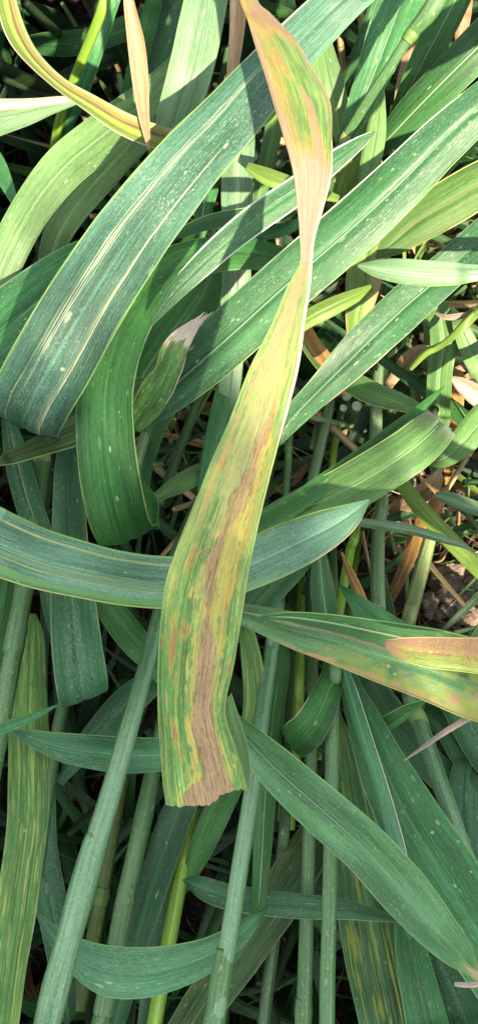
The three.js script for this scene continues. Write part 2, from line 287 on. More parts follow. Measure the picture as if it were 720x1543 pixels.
const stripedWide = blade({
  seed: 42, w: 512, h: 1536, a: [0.048, 0.120, 0.066], b: [0.080, 0.172, 0.112], bloom: 0.5, specks: 20, rim: 0.7, rimC: [0.16, 0.26, 0.05], rimW: 0.05,
  stripes: [{ u: 0.17, w: 0.022, c: [0.25, 0.27, 0.09], k: 0.8, v: [0.0, 0.62], rough: 0.6 }, { u: 0.57, w: 0.014, c: [0.20, 0.25, 0.08], k: 0.7, v: [0.0, 0.6], rough: 0.7 }, { u: 0.70, w: 0.014, c: [0.22, 0.26, 0.09], k: 0.8, v: [0.0, 0.55], rough: 0.7 }, { u: 0.63, w: 0.05, c: [0.11, 0.18, 0.09], k: 0.6, v: [0, 0.6], rough: 0.8 }, { u: 0.9, w: 0.08, c: [0.09, 0.21, 0.06], k: 0.8, v: [0, 0.7], rough: 0.7 }],
});
const brownEdged = blade({
  seed: 43, a: [0.040, 0.105, 0.034], b: [0.066, 0.150, 0.055], bloom: 0.15, specks: 70, rim: 0.2, w: 256, h: 1024,
  stripes: [{ u: 0.34, w: 0.03, c: [0.24, 0.21, 0.15], k: 0.75, v: [0.05, 0.75], rough: 1.2 }, { u: 0.38, w: 0.02, c: [0.2, 0.19, 0.12], k: 0.5, v: [0.1, 0.7], rough: 1.2 }],
  paint(u, v, c, S) {
    const n = vn(u * 9, v * 40, 40, S + 40) - 0.5, n2 = vn(u * 40, v * 120, 120, S + 41) - 0.5;
    mixInto(c, [0.17, 0.21, 0.035], step(0.55, 0.86, u + n * 0.35) * step(0.3, 0.6, v) * 0.8);
    mixInto(c, [0.27, 0.165, 0.08], step(0.84, 0.97, u + n * 0.16 + n2 * 0.10) * step(0.2, 0.35, v) * 0.95);
    mixInto(c, [0.17, 0.21, 0.035], step(0.72, 0.9, v + n * 0.3) * 0.7);
    for (const [su, sv, ru, rv] of [[0.62, 0.90, 0.14, 0.05], [0.78, 0.80, 0.09, 0.03], [0.70, 0.40, 0.06, 0.012], [0.80, 0.97, 0.2, 0.04]])
      mixInto(c, [mix(0.19, 0.28, n2 + 0.5), 0.145, 0.07], step(1.3, 0.5, Math.hypot((u - su) / ru, (v - sv) / rv) + n * 0.9 + n2 * 0.8) * 0.9);
  },
});
const brownTip = blade({
  seed: 44, a: [0.150, 0.225, 0.040], b: [0.225, 0.280, 0.070], specks: 8, streak: 0.8, thin: 0.3, coat: 0.2, rim: 0.1,
  paint(u, v, c, S) {
    const n = vn(u * 9, v * 50, 50, S + 40) - 0.5, n2 = vn(u * 40, v * 160, 160, S + 41);
    const e = Math.min(v / 0.34, (u + 0.02) / 0.60 * (1.2 - v * 0.3)) + n * 0.9 + (n2 - 0.5) * 0.4;
    mixInto(c, YEL, step(1.3, 0.85, e) * 0.8);
    mixInto(c, [mix(0.19, 0.33, n2), mix(0.115, 0.205, n2), mix(0.052, 0.105, n2)], step(1.0, 0.75, e));
    mixInto(c, [0.16, 0.08, 0.03], step(0.32, 0.1, v / 0.22 + n * 0.4) * 0.8);
  },
});
const yellowTwist = blade({
  seed: 45, a: [0.120, 0.190, 0.022], b: [0.180, 0.235, 0.035], specks: 8, streak: 0.8, thin: 0.25, coat: 0.4,
  stripes: [{ u: 0.26, w: 0.12, c: [0.20, 0.14, 0.05], k: 0.85, rough: 1.1 }, { u: 0.34, w: 0.06, c: [0.09, 0.05, 0.022], k: 0.85, v: [0.25, 1], rough: 1.2 }, { u: 0.05, w: 0.06, c: [0.26, 0.20, 0.12], k: 0.8, rough: 0.6 }],
});
const deadTip = (at0, dead, yel) => (u, v, c, S) => {
  const n = vn(u * 40, v * 14, 14, S + 40) - 0.5, m = vn(u * 8, v * 18, 18, S + 41) - 0.5, s = vn(u * 80, v * 12, 12, S + 42), e = v + n * 0.10 + m * 0.14;
  mixInto(c, yel, step(at0 - 0.12, at0, e) * 0.8);
  mixInto(c, dead.map((x) => x * mix(0.72, 1.2, s)), step(at0 - 0.03, at0 + 0.035, e));
};
const spottedTorn = blade({ seed: 46, a: [0.040, 0.118, 0.024], b: [0.062, 0.160, 0.036], specks: 60, speckC: [0.30, 0.29, 0.12], speckMax: 0.0007, streak: 0.9, rim: 0.5, rimC: [0.2, 0.25, 0.08], fleck: 0.7, fleckCut: 0.64, fleckC: [0.28, 0.27, 0.11], paint: deadTip(0.66, [0.47, 0.40, 0.32], [0.16, 0.19, 0.06]) });
const slantLeaf = blade({ seed: 47, h: 1536, a: [0.032, 0.108, 0.034], b: [0.056, 0.150, 0.058], bloom: 0.22, specks: 60, paint: deadTip(0.915, [0.32, 0.23, 0.15], [0.13, 0.18, 0.05]) });
const frontTip = blade({ seed: 48, a: [0.060, 0.175, 0.030], b: [0.095, 0.225, 0.045], specks: 30, thin: 0.35, paint: deadTip(0.90, [0.30, 0.20, 0.10], [0.22, 0.22, 0.03]) });

/* ------------------------------------------------------------------ blades and stems */
// A blade is a closed, tapered ribbon: a grid of points along and across it, thickest at the midrib and thin at its margins.
// where a blade runs out of the picture it goes on, bending down and narrowing, instead of ending there
const outside = (p) => p[0] < -12 || p[0] > PW + 12 || p[1] < -12 || p[1] > PH + 12;
function runOn(P) {
  const more = (a, b) => {
    const l = Math.hypot(b[0] - a[0], b[1] - a[1]) || 1, ux = (b[0] - a[0]) / l, uy = (b[1] - a[1]) / l, sd = (b[2] - a[2]) / l, tw = b[4] ?? 0;
    return [[b[0] + ux * 200, b[1] + uy * 200, b[2] + Math.max(-0.4, sd * 120) + 1.0, b[3] * 0.85, tw], [b[0] + ux * 380, b[1] + uy * 380, b[2] + Math.max(-0.4, sd * 200) + 3.0, b[3] * 0.55, tw], [b[0] + ux * 500, b[1] + uy * 500, b[2] + 5.5, 2, tw]];
  };
  const close = (a, b) => { const k = 26 / (Math.hypot(b[0] - a[0], b[1] - a[1]) || 1); return [[b[0] + (b[0] - a[0]) * k, b[1] + (b[1] - a[1]) * k, b[2] + 0.5, 3, b[4] ?? 0]]; };
  const n = P.length, ends = (a, b) => outside(b) ? more(a, b) : b[3] > 12 ? close(a, b) : [], s = ends(P[1], P[0]).reverse(), e = ends(P[n - 2], P[n - 1]);
  return [[...s, ...P, ...e], s.length, e.length];
}
function frames(o) {
  const edges = Array.isArray(o.pts[0][0]), [P, e0, e1] = edges || o.jag ? [o.pts, 0, 0] : runOn(o.pts), n = P.length, n0 = n - e0 - e1;
  const cL = [], cR = [];
  if (edges) for (const [l, r] of P) { cL.push(at(...l)); cR.push(at(...r)); }
  const cv = (a) => new THREE.CatmullRomCurve3(a, false, 'centripetal');
  const N = Math.round((o.seg ?? 56) * (n - 1) / (n0 - 1)), out = [];
  if (edges) {
    const L = new THREE.CatmullRomCurve3(cL, false, 'catmullrom', 0.5), R = new THREE.CatmullRomCurve3(cR, false, 'catmullrom', 0.5);
    for (let i = 0; i <= N; i++) { const l = L.getPoint(i / N), r = R.getPoint(i / N); out.push({ C: l.clone().lerp(r, 0.5), H: r.sub(l).multiplyScalar(0.5) }); }
  } else {
    const C = new THREE.CatmullRomCurve3(P.map((p) => at(p[0], p[1], p[2])), false, 'catmullrom', 0.5);
    const W = new THREE.CatmullRomCurve3(P.map((p, i) => new THREE.Vector3(p[3] / 2 / FPX * p[2] / 100, (p[4] ?? 0) * Math.PI / 180, 0)), false, 'catmullrom', 0.5);
    let prev = null;
    for (let i = 0; i <= N; i++) {
      const c = C.getPoint(i / N), T = C.getTangent(i / N), V = c.clone().sub(CAM).normalize(), q = W.getPoint(i / N);
      let S = new THREE.Vector3().crossVectors(V, T);            // points to the right of the way along the blade, as seen
      const side = S.length();
      S.normalize();
      if (prev) {
        const tr = prev.clone().addScaledVector(T, -prev.dot(T)).normalize();
        if (S.dot(tr) < 0) S.negate();
        S = tr.lerp(S, step(0.25, 0.6, side)).addScaledVector(T, 0).normalize();
      }
      prev = S.clone();
      S.applyAxisAngle(T, q.y);
      out.push({ C: c, H: S.multiplyScalar(Math.max(q.x, 0.00008)) });
    }
  }
  let len = 0;
  out.forEach((f, i) => {
    const a = out[Math.max(0, i - 1)].C, b = out[Math.min(out.length - 1, i + 1)].C;
    const T = b.clone().sub(a).normalize();
    f.N = new THREE.Vector3().crossVectors(f.H, T).normalize();
    if (i) len += f.C.distanceTo(out[i - 1].C);
    f.len = len; f.t = clamp01((i / (out.length - 1) * (n - 1) - e0) / (n0 - 1));
    if (edges && o.vFull) { const q = f.t * (n - 1), k = Math.min(n - 2, Math.floor(q)), yy = (e) => (e[0][1] + e[1][1]) / 2; f.t = Y(mix(yy(P[k]), yy(P[k + 1]), q - k)); }
  });
  // the blade's face is the side that looks at the photographer where it starts
  const f0 = out[Math.floor((out.length - 1) * ((o.faceAt ?? 0.3) * (n0 - 1) + e0) / (n - 1))];
  const flip = f0.N.dot(f0.C.clone().sub(CAM)) > 0 ? -1 : 1;
  out.forEach((f) => f.N.multiplyScalar(flip));
  out.flip = flip; out.len = len;
  out.remap = (t) => (t * (n0 - 1) + e0) / (n - 1);
  return out;
}
const FACING = CAM;
function ribbon(F, o, from = 0, to = 1) {
  const K = o.across ?? 18, th = o.th ?? 0.00030, r = rng((o.seed ?? 1) * 7 + 3);
  const ph = [r() * 6.28, r() * 6.28, r() * 6.28], pos = [], uv = [], idx = [];
  const i0 = Math.round(from * (F.length - 1)), i1 = Math.round(to * (F.length - 1));
  const rows = [];
  const cup = o.cup ?? 0.12, fold = o.fold ?? 0.05, rip = o.rip ?? 0.05, v0 = o.v0 ?? r();
  const jag = [];
  const kn = Array.from({ length: 7 }, () => r() - 0.5);
  for (let k = 0; k <= K; k++) { const x = k / K * 5.999, i = Math.floor(x); jag.push((mix(kn[i], kn[i + 1], x - i) + 0.25 * (r() - 0.5)) * (o.jag ?? 0)); }
  for (let i = i0; i <= i1; i++) {
    const f = F[i], w = f.H.length(), row = [];
    const T = F[Math.min(i + 1, F.length - 1)].C.clone().sub(F[Math.max(i - 1, 0)].C).normalize();
    const endJ = i === i1 && o.jag ? 1 : i === i1 - 1 && o.jag ? 0.4 : 0;
    const pt = (s, off, k) => {
      const a = Math.abs(s);
      let h = cup * w * (1 - s * s) + fold * w * (1 - a) + rip * w * s * Math.sin(f.len * 90 + ph[0] + (s > 0 ? 1.7 : 0)) * a + rip * 0.5 * w * Math.sin(f.len * 47 + ph[1] + s * 2);
      h -= (o.groove ?? 0.09) * w * Math.exp(-Math.pow(s / 0.11, 2));
      h += (o.ribs ?? 0.004) * w * Math.cos(s * 34);
      const edge = 1 + (o.ragged ?? 0.016) * (Math.sin(f.len * 310 + ph[2] + (s > 0 ? 2 : 0)) + Math.sin(f.len * 171 + ph[1] + (s > 0 ? 4 : 0)) + 0.8 * Math.sin(f.len * 73 + ph[0] + (s > 0 ? 1 : 0)));
      const p = f.C.clone().addScaledVector(f.H, s * edge).addScaledVector(f.N, h + off);
      if (endJ) p.addScaledVector(T, jag[k] * endJ);
      return p;
    };
    for (let k = 0; k <= K; k++) { const s = k / K * 2 - 1; row.push(pos.length / 3); const p = pt(s, 0, k); pos.push(p.x, p.y, p.z); uv.push(k / K, o.vFull ? f.t : v0 + f.len / TEXLEN); }
    for (let k = K; k >= 0; k--) { const s = k / K * 2 - 1; row.push(pos.length / 3); const p = pt(s, -th * (0.35 + 0.65 * (1 - s * s)), k); pos.push(p.x, p.y, p.z); uv.push(k / K, o.vFull ? f.t : v0 + f.len / TEXLEN); }
    rows.push(row);
  }
  const m = 2 * K + 2;
  for (let i = 0; i + 1 < rows.length; i++) for (let k = 0; k < m; k++) {
    const a = rows[i][k], b = rows[i][(k + 1) % m], c = rows[i + 1][k], d = rows[i + 1][(k + 1) % m];
    if (F.flip > 0) idx.push(a, b, c, b, d, c); else idx.push(a, c, b, b, c, d);
  }
  for (const [row, fl] of [[rows[0], 1], [rows[rows.length - 1], -1]]) for (let k = 0; k < K; k++) {
    const a = row[k], b = row[k + 1], c = row[m - 1 - k], d = row[m - 2 - k];
    if (fl * F.flip > 0) idx.push(a, c, b, b, c, d); else idx.push(a, b, c, b, d, c);
  }
  const g = new THREE.BufferGeometry();
  g.setAttribute('position', new THREE.Float32BufferAttribute(pos, 3));
  g.setAttribute('uv', new THREE.Float32BufferAttribute(uv, 2));
  g.setIndex(idx); g.computeVertexNormals();
  return g;
}
// a thin rounded cord along the blade: a margin (s = -1 or 1) or the midrib (s = 0)
function cordAlong(F, o, s, rad, from, to) {
  const i0 = Math.round(F.remap(from) * (F.length - 1)), i1 = Math.round(F.remap(to) * (F.length - 1)), pts = [];
  for (let i = i0; i <= i1; i++) { const f = F[i], w = f.H.length(), a = Math.abs(s); pts.push(f.C.clone().addScaledVector(f.H, s).addScaledVector(f.N, (o.cup ?? 0.12) * w * (1 - s * s) + (o.fold ?? 0) * w * (1 - a) - (a < 0.1 ? (o.groove ?? 0.05) * w + rad * 0.35 : 0))); }
  const r0 = rad;
  const g = new THREE.TubeGeometry(new THREE.CatmullRomCurve3(pts), Math.max(8, pts.length), r0, 6, false);
  const q = g.attributes.position, n = pts.length - 1, seg = Math.max(8, pts.length);      // taper to both ends
  for (let i = 0; i <= seg; i++) {
    const k = Math.min(1, 6 * Math.min(i / seg, 1 - i / seg) + 0.15), c = new THREE.CatmullRomCurve3(pts).getPointAt(i / seg);
    for (let j = 0; j <= 6; j++) { const x = i * 7 + j; q.setXYZ(x, c.x + (q.getX(x) - c.x) * k, c.y + (q.getY(x) - c.y) * k, c.z + (q.getZ(x) - c.z) * k); }
  }
  return g;
}
function local(g, o) { g.translate(-o.x, -o.y, -o.z); return g; }
const plain = (r, g, b, rough = 0.6) => { const m = new THREE.MeshStandardMaterial({ roughness: rough }); m.color.setRGB(r, g, b); return m; };
const RIM = { white: plain(0.36, 0.40, 0.32), cream: plain(0.36, 0.29, 0.20), green: plain(0.13, 0.23, 0.06), yellow: plain(0.23, 0.28, 0.07), rib: plain(0.08, 0.15, 0.09), ribPale: plain(0.14, 0.22, 0.11), tan: plain(0.26, 0.18, 0.09) };
let serial = 0;
function leaf(label, mat, pts, o = {}) {
  o = { seed: 100 + serial++, ...o, pts };
  const F = frames(o), base = F[0].C.clone();
  const t = thing(o.name ?? 'wheat_leaf', label, o.cat ?? 'leaf', base, o.group);
  const end = o.tip ? o.tip[0] : 1;
  mesh('blade', local(ribbon(F, o, 0, end), base), mat, t);
  if (o.tip) mesh('dry_tip', local(ribbon(F, { ...o, jag: o.tipJag ?? 0 }, end, 1), base), o.tip[1], t);
  if (o.rib) mesh('midrib', local(cordAlong(F, o, 0, 0.00028, 0.02, o.ribTo ?? 0.9), base), RIM[o.rib], t);
  for (const [s, m, rad, a, b] of o.margins ?? []) mesh('leaf_margin', local(cordAlong(F, o, s * 0.985, rad / 1000, a ?? 0, b ?? 1), base), RIM[m], t);
  return t;
}
function stemTex(o) {
  return dataTex(128, 512, (u, v, c) => {
    const st = vn(u * 44, v * 3, 3, o.seed) - 0.5, st2 = vn(u * 7, v * 3, 3, o.seed + 1) - 0.5, g = vn(u * 60, v * 260, 260, o.seed + 2) - 0.5, f = vn(u * 64, v * 30, 30, o.seed + 3) - 0.5;
    const band = 0.5 + 0.5 * Math.cos(u * 4 * Math.PI * 2 + 2 * st2);                    // paler and darker lengthwise bands between the bundles
    const k = 1 + 0.6 * st + 0.22 * g + 0.3 * f;
    for (let q = 0; q < 3; q++) c[q] = mix(o.a[q], o.b[q], clamp01(0.25 + 0.5 * band + 0.9 * st2)) * k;
    if (o.bloom) mixInto(c, [0.24, 0.33, 0.25], clamp01(o.bloom * (0.35 + g + st2 + 0.5 * band * f)));
    const seam = Math.min(Math.abs(u - 0.3 - st2 * 0.01), Math.abs(u - 0.72));
    mixInto(c, o.seam ?? [0.06, 0.12, 0.035], step(0.022, 0.006, seam) * 0.75);
    const fl = step(0.84, 0.93, vn(u * 30, v * 120, 120, o.seed + 5));
    mixInto(c, [0.25, 0.30, 0.15], fl * 0.5);
  });
}
const stemRelief = dataTex(128, 64, (u, v, c) => { c[0] = c[1] = c[2] = 0.5 + 0.35 * Math.cos(u * 28 * Math.PI * 2) * 0.6 + 0.3 * (vn(u * 50, v * 6, 6, 611) - 0.5); }, false);
const stemMat = (o) => new THREE.MeshPhysicalMaterial({ map: stemTex(o), bumpMap: stemRelief, bumpScale: 0.00008, roughness: o.rough ?? 0.5, specularIntensity: 1, ior: 1.45 });
const ST = {
  blue: stemMat({ seed: 71, a: [0.046, 0.128, 0.054], b: [0.115, 0.232, 0.122], bloom: 0.25 }),
  green: stemMat({ seed: 72, a: [0.036, 0.098, 0.030], b: [0.072, 0.158, 0.055], bloom: 0.15 }),
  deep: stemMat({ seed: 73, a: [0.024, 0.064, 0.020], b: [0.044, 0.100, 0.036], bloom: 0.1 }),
  lime: stemMat({ seed: 74, a: [0.120, 0.240, 0.020], b: [0.175, 0.300, 0.040], seam: [0.12, 0.22, 0.03] }),
  pale: stemMat({ seed: 75, a: [0.085, 0.165, 0.065], b: [0.150, 0.245, 0.115], bloom: 0.25 }),
  streaked: stemMat({ seed: 76, a: [0.110, 0.210, 0.060], b: [0.230, 0.300, 0.120], seam: [0.36, 0.28, 0.16] }),
  olive: stemMat({ seed: 77, a: [0.060, 0.105, 0.022], b: [0.105, 0.150, 0.040] }),
  straw: stemMat({ seed: 78, a: [0.330, 0.230, 0.120], b: [0.520, 0.400, 0.240], seam: [0.25, 0.16, 0.08] }),
};
const nodeMat = plain(0.085, 0.165, 0.030, 0.5), nodePale = plain(0.20, 0.22, 0.08, 0.55), pith = plain(0.40, 0.50, 0.31, 0.7);
function tube(pts, rads, rs = 14, seg = 48, flat = 1) {
  const C = new THREE.CatmullRomCurve3(pts, false, 'catmullrom', 0.5), W = new THREE.CatmullRomCurve3(rads.map((r) => new THREE.Vector3(r, 0, 0)), false, 'catmullrom', 0.5);
  const pos = [], uv = [], idx = []; let len = 0, prev = null, A = null;
  for (let i = 0; i <= seg; i++) {
    const c = C.getPoint(i / seg), T = C.getTangent(i / seg), r = Math.max(0.00005, W.getPoint(i / seg).x);
    if (prev) len += c.distanceTo(prev); prev = c;
    if (!A) A = new THREE.Vector3(0.37, 0.2, 0.9).cross(T).normalize(); else A.addScaledVector(T, -A.dot(T)).normalize();
    const B = new THREE.Vector3().crossVectors(T, A);
    for (let k = 0; k <= rs; k++) {
      const a = k / rs * Math.PI * 2, p = c.clone().addScaledVector(A, Math.cos(a) * r).addScaledVector(B, Math.sin(a) * r * flat);
      pos.push(p.x, p.y, p.z); uv.push(k / rs, len / 0.1);
    }
  }
  const m = rs + 1;
  for (let i = 0; i < seg; i++) for (let k = 0; k < rs; k++) { const a = i * m + k, b = a + 1, c = a + m, d = c + 1; idx.push(a, b, c, b, d, c); }
  for (const [row, f] of [[0, 1], [seg, -1]]) { const c = prev && (row ? C.getPoint(1) : C.getPoint(0)), ci = pos.length / 3; pos.push(c.x, c.y, c.z); uv.push(0.5, row ? len / 0.1 : 0); for (let k = 0; k < rs; k++) { const a = row * m + k; if (f > 0) idx.push(ci, a + 1, a); else idx.push(ci, a, a + 1); } }
  const g = new THREE.BufferGeometry();
  g.setAttribute('position', new THREE.Float32BufferAttribute(pos, 3)); g.setAttribute('uv', new THREE.Float32BufferAttribute(uv, 2));
  g.setIndex(idx); g.computeVertexNormals(); return g;
}
const radOf = (p) => 0.88 * p[3] / 2 / FPX * p[2] / 100;
// a stem: pts are [x, y, depth, seen width]; it goes on down into the soil where `foot` gives a place on the ground
function stem(label, mat, pts, o = {}) {
  if (pts[0][1] > PH || pts[0][1] < -12) {                     // it goes on upward, out of the picture
    const [a, b] = pts, l = Math.hypot(a[0] - b[0], a[1] - b[1]), k = 420 / l;
    pts = [[a[0] + (a[0] - b[0]) * k, a[1] + (a[1] - b[1]) * k, Math.max(12, a[2] + (a[2] - b[2]) * k), a[3] * 0.9], ...pts];
  }
  const P = pts.map((p) => at(p[0], p[1], p[2])), R = pts.map(radOf);
  if (o.foot) { const f = onGround(...o.foot, -0.4); P.push(f); R.push(R[R.length - 1] * 0.95); }
  const base = P[P.length - 1].clone();
  const t = thing(o.name ?? 'wheat_stalk', label, o.cat ?? 'stalk', base, o.group);
  mesh(o.part ?? 'culm', local(tube(P, R, 16, 56, o.flat ?? 1), base), mat, t);
  const C = new THREE.CatmullRomCurve3(P, false, 'catmullrom', 0.5), W = new THREE.CatmullRomCurve3(R.map((r) => new THREE.Vector3(r, 0, 0)), false, 'catmullrom', 0.5);
  if (o.sheath) {                                            // the leaf sheath wrapped round part of the stem, ending in a slanted edge
    const [u0, u1, sm2] = o.sheath, n = 10, P2 = [], R2 = [];
    for (let i = 0; i <= n; i++) { const u = mix(u0, u1, i / n), T = C.getTangent(u), side = T.clone().cross(new THREE.Vector3(0.3, 0.1, 0.9)).normalize(), r = W.getPoint(u).x; P2.push(C.getPoint(u).addScaledVector(side, r * 0.10)); R2.push(r * (1.10 + 0.05 * Math.sin(i * 1.7))); }
    mesh('sheath', local(tube(P2, R2, 16, 50), base), sm2, t);
  }
  for (const [u, m, k, len] of o.nodes ?? []) {
    const c = C.getPoint(u), T = C.getTangent(u), r = W.getPoint(u).x, l = r * (len ?? 1.2);
    const ring = tube([-1, -0.5, 0, 0.5, 1].map((x) => c.clone().addScaledVector(T, x * l)), [1.0, 1.06, k ?? 1.16, 1.06, 1.0].map((x) => x * r * 1.01), 16, 14);
    mesh('node', local(ring, base), m ?? nodeMat, t);
  }
  if (o.cut) { const c = P[0], T = C.getTangent(0).negate(), r = R[0]; mesh('cut_face', local(tube([c.clone().addScaledVector(T, -0.0006), c.clone().addScaledVector(T, 0.0004), c.clone().addScaledVector(T, 0.0009)], [r * 1.03, r * 1.03, r * 0.7], 16, 6), base), pith, t); }
  return t;
}

/* ------------------------------------------------------------------ ground */
const gTex = dataTex(512, 512, (u, v, c) => {
  const a = vn(u * 8, v * 8, 8, 801), b = vn(u * 40, v * 40, 40, 802), d = vn(u * 160, v * 160, 160, 803), e = step(0.72, 0.9, vn(u * 60, v * 60, 60, 804));
  const k = 0.35 + 0.5 * a + 0.5 * b + 0.5 * (d - 0.5);
  c[0] = 0.050 * k; c[1] = 0.036 * k; c[2] = 0.026 * k; mixInto(c, [0.13, 0.10, 0.08], e * 0.6);
});
gTex.wrapS = THREE.RepeatWrapping;
const gBump = dataTex(512, 512, (u, v, c) => { c[0] = c[1] = c[2] = 0.5 * vn(u * 24, v * 24, 24, 811) + 0.3 * vn(u * 80, v * 80, 80, 812) + 0.2 * vn(u * 220, v * 220, 220, 813); }, false);
gBump.wrapS = THREE.RepeatWrapping;
const soilMat = new THREE.MeshStandardMaterial({ map: gTex, bumpMap: gBump, bumpScale: 0.004, roughness: 0.95 });
{
  const n = 240, pos = [], uv = [], idx = [];
  const ax = (i) => { const t = i / n * 2 - 1, a = Math.abs(t); return Math.sign(t) * (a < 0.75 ? a / 0.75 * 0.36 : 0.36 + Math.pow((a - 0.75) / 0.25, 4) * 60 + (a - 0.75) * 0.6); };
  for (let j = 0; j <= n; j++) for (let i = 0; i <= n; i++) {
    const x = ax(i), z = ax(j), f = Math.max(0, 1 - Math.hypot(x, z) / 3);
    const y = f * (0.012 * (vn(x * 18 + 50, z * 18 + 50, 100000, 821) - 0.5) + 0.008 * (vn(x * 60 + 90, z * 60 + 90, 100000, 822) - 0.5) + 0.004 * (vn(x * 190 + 200, z * 190 + 200, 100000, 823) - 0.5));
    pos.push(x, y, z); uv.push(x / 0.12, z / 0.12);
  }
  for (let j = 0; j < n; j++) for (let i = 0; i < n; i++) { const a = j * (n + 1) + i, b = a + 1, c = a + n + 1, d = c + 1; idx.push(a, c, b, b, c, d); }
  const g = new THREE.BufferGeometry();
  g.setAttribute('position', new THREE.Float32BufferAttribute(pos, 3)); g.setAttribute('uv', new THREE.Float32BufferAttribute(uv, 2)); g.setIndex(idx); g.computeVertexNormals();
  const m = mesh('ground', g, soilMat); m.userData.kind = 'structure'; m.name = 'ground'; scene.add(m);
}

/* ------------------------------------------------------------------ the diseased blade in front */
leaf('long yellowing blade with a brown dead streak, hanging in front of everything', sickLeaf, [
  [[330, -260, 18.6], [342, -262, 18.6]], [[348, -120, 17.0], [371, -122, 17.0]], [[360, -10, 16.2], [385, -10, 16.3]], [[372, 25, 16.0], [408, 20, 16.2]], [[384, 60, 15.8], [445, 58, 16.1]], [[396, 100, 15.5], [470, 100, 16.0]], [[409, 150, 15.3], [495, 150, 15.8]],
  [[425, 200, 15.1], [500, 200, 15.6]], [[440, 255, 15.0], [498, 260, 15.5]], [[448, 310, 15.0], [484, 315, 15.4]], [[452, 350, 15.0], [472, 357, 15.3]], [[452, 395, 15.0], [468, 392, 15.2]],
  [[434, 430, 15.0], [465, 432, 15.3]], [[411, 485, 15.0], [457, 485, 15.35]], [[379, 550, 15.1], [448, 552, 15.5]], [[349, 625, 15.2], [430, 625, 15.7]], [[317, 700, 15.4], [410, 702, 15.9]], [[284, 780, 15.6], [391, 780, 16.1]],
  [[258, 850, 15.8], [376, 850, 16.3]], [[244, 920, 16.0], [365, 920, 16.4]], [[238, 1000, 16.2], [352, 1000, 16.5]], [[238, 1070, 16.3], [340, 1070, 16.5]], [[241, 1125, 16.4], [354, 1125, 16.5]], [[245, 1170, 16.4], [367, 1165, 16.5]], [[253, 1218, 16.4], [374, 1190, 16.5]],
], { seg: 150, across: 26, vFull: true, cup: 0.10, groove: 0.0, rip: 0.035, jag: 0.0018, th: 0.00035, ragged: 0.02, margins: [[1, 'cream', 0.34, 0.30, 0.66], [1, 'yellow', 0.22, 0.62, 0.86], [-1, 'green', 0.12, 0.40, 0.98]], faceAt: 0.6 });
{
  const t = scene.children[scene.children.length - 1];       // the turned-back right edge at the cut end, showing its green back
  const o = { seed: 900, cup: 0.1, rip: 0.05, v0: 0.3, across: 10, seg: 24, pts: [[[338, 1055, 16.75], [349, 1044, 16.8]], [[341, 1090, 16.75], [362, 1085, 16.9]], [[350, 1125, 16.75], [372, 1118, 17.0]], [[362, 1160, 16.75], [377, 1150, 17.0]], [[371, 1189, 16.7], [376, 1188, 16.85]]] };
  const F = frames(o);
  mesh('folded_edge', local(ribbon(F, o), t.position), M.fresh, t).userData.label = 'green turned-back edge at the cut end';
}

/* ------------------------------------------------------------------ big blades of the upper half */
leaf('broad blue-green blade with two pale stripes, its end bending down on the left', bigStriped, [
  [560, -40, 17.0, 62], [490, 25, 17.2, 68, 4], [420, 96, 17.3, 76, 4], [345, 180, 17.2, 88, 2], [270, 262, 17.0, 99, 0], [200, 352, 16.9, 110, -3], [135, 450, 16.9, 118, -5], [80, 545, 17.2, 122, -4], [50, 600, 17.9, 118], [38, 632, 19.2, 110], [48, 640, 21.0, 96], [70, 632, 22.6, 80],
], { seg: 90, across: 26, vFull: true, cup: 0.16, groove: 0.06, rip: 0.02, th: 0.00035, margins: [[1, 'cream', 0.15, 0.02, 0.22], [-1, 'green', 0.13, 0.1, 0.9], [1, 'green', 0.15, 0.22, 0.9]] });
leaf('broad blue-green blade rising to the upper right edge, half in sunlight', M.blueMid, [
  [195, 640, 22.2, 30, 20], [235, 605, 21.6, 62, 10], [290, 556, 21.0, 80, 6], [345, 507, 20.5, 84, 4], [430, 430, 19.8, 84, 2], [520, 352, 19.2, 84, 0], [600, 278, 18.7, 80, -4], [670, 208, 18.3, 72, -6], [760, 128, 18.0, 60, -6],
], { seg: 80, cup: 0.10, fold: 0.06, v0: 0.1, across: 22, margins: [[-1, 'white', 0.13, 0.4, 0.98], [1, 'green', 0.14, 0.05, 0.95]], rib: 'rib' });
leaf('narrow folded blade with white edges lying across between two broad blades', M.blueMid, [
  [564, 198, 17.6, 3], [540, 216, 17.7, 18, 10], [500, 245, 17.9, 30, 10], [445, 288, 18.1, 40, 8], [390, 326, 18.2, 42, 8], [340, 366, 18.3, 38, 6], [295, 408, 18.4, 33, 8], [255, 450, 18.5, 24, 10], [228, 490, 18.6, 4, 10],
], { seg: 60, cup: 0.05, fold: 0.12, margins: [[1, 'white', 0.22, 0.02, 0.8], [-1, 'white', 0.16, 0.05, 0.8]], v0: 0.4 });
leaf('green blade arching over and curling under at its lower end, pale midline', M.green, [
  [455, 402, 21.4, 30, 40], [410, 388, 21.0, 46, 30], [360, 380, 20.6, 52, 20], [300, 388, 20.2, 56, 8], [250, 412, 19.8, 66], [206, 455, 19.4, 76], [175, 515, 19.0, 82], [160, 585, 18.8, 82, 2], [159, 655, 18.8, 86, 2], [167, 725, 19.1, 89, 2], [178, 778, 19.7, 88, 2], [190, 805, 20.6, 84, 4], [200, 802, 21.7, 80, 6], [204, 778, 22.6, 72, 8], [206, 745, 23.4, 60, 8],
], { seg: 90, across: 22, cup: 0.16, v0: 0.2, margins: [[1, 'green', 0.13, 0.2, 0.8], [-1, 'green', 0.15, 0.25, 0.95]], groove: 0.07 });
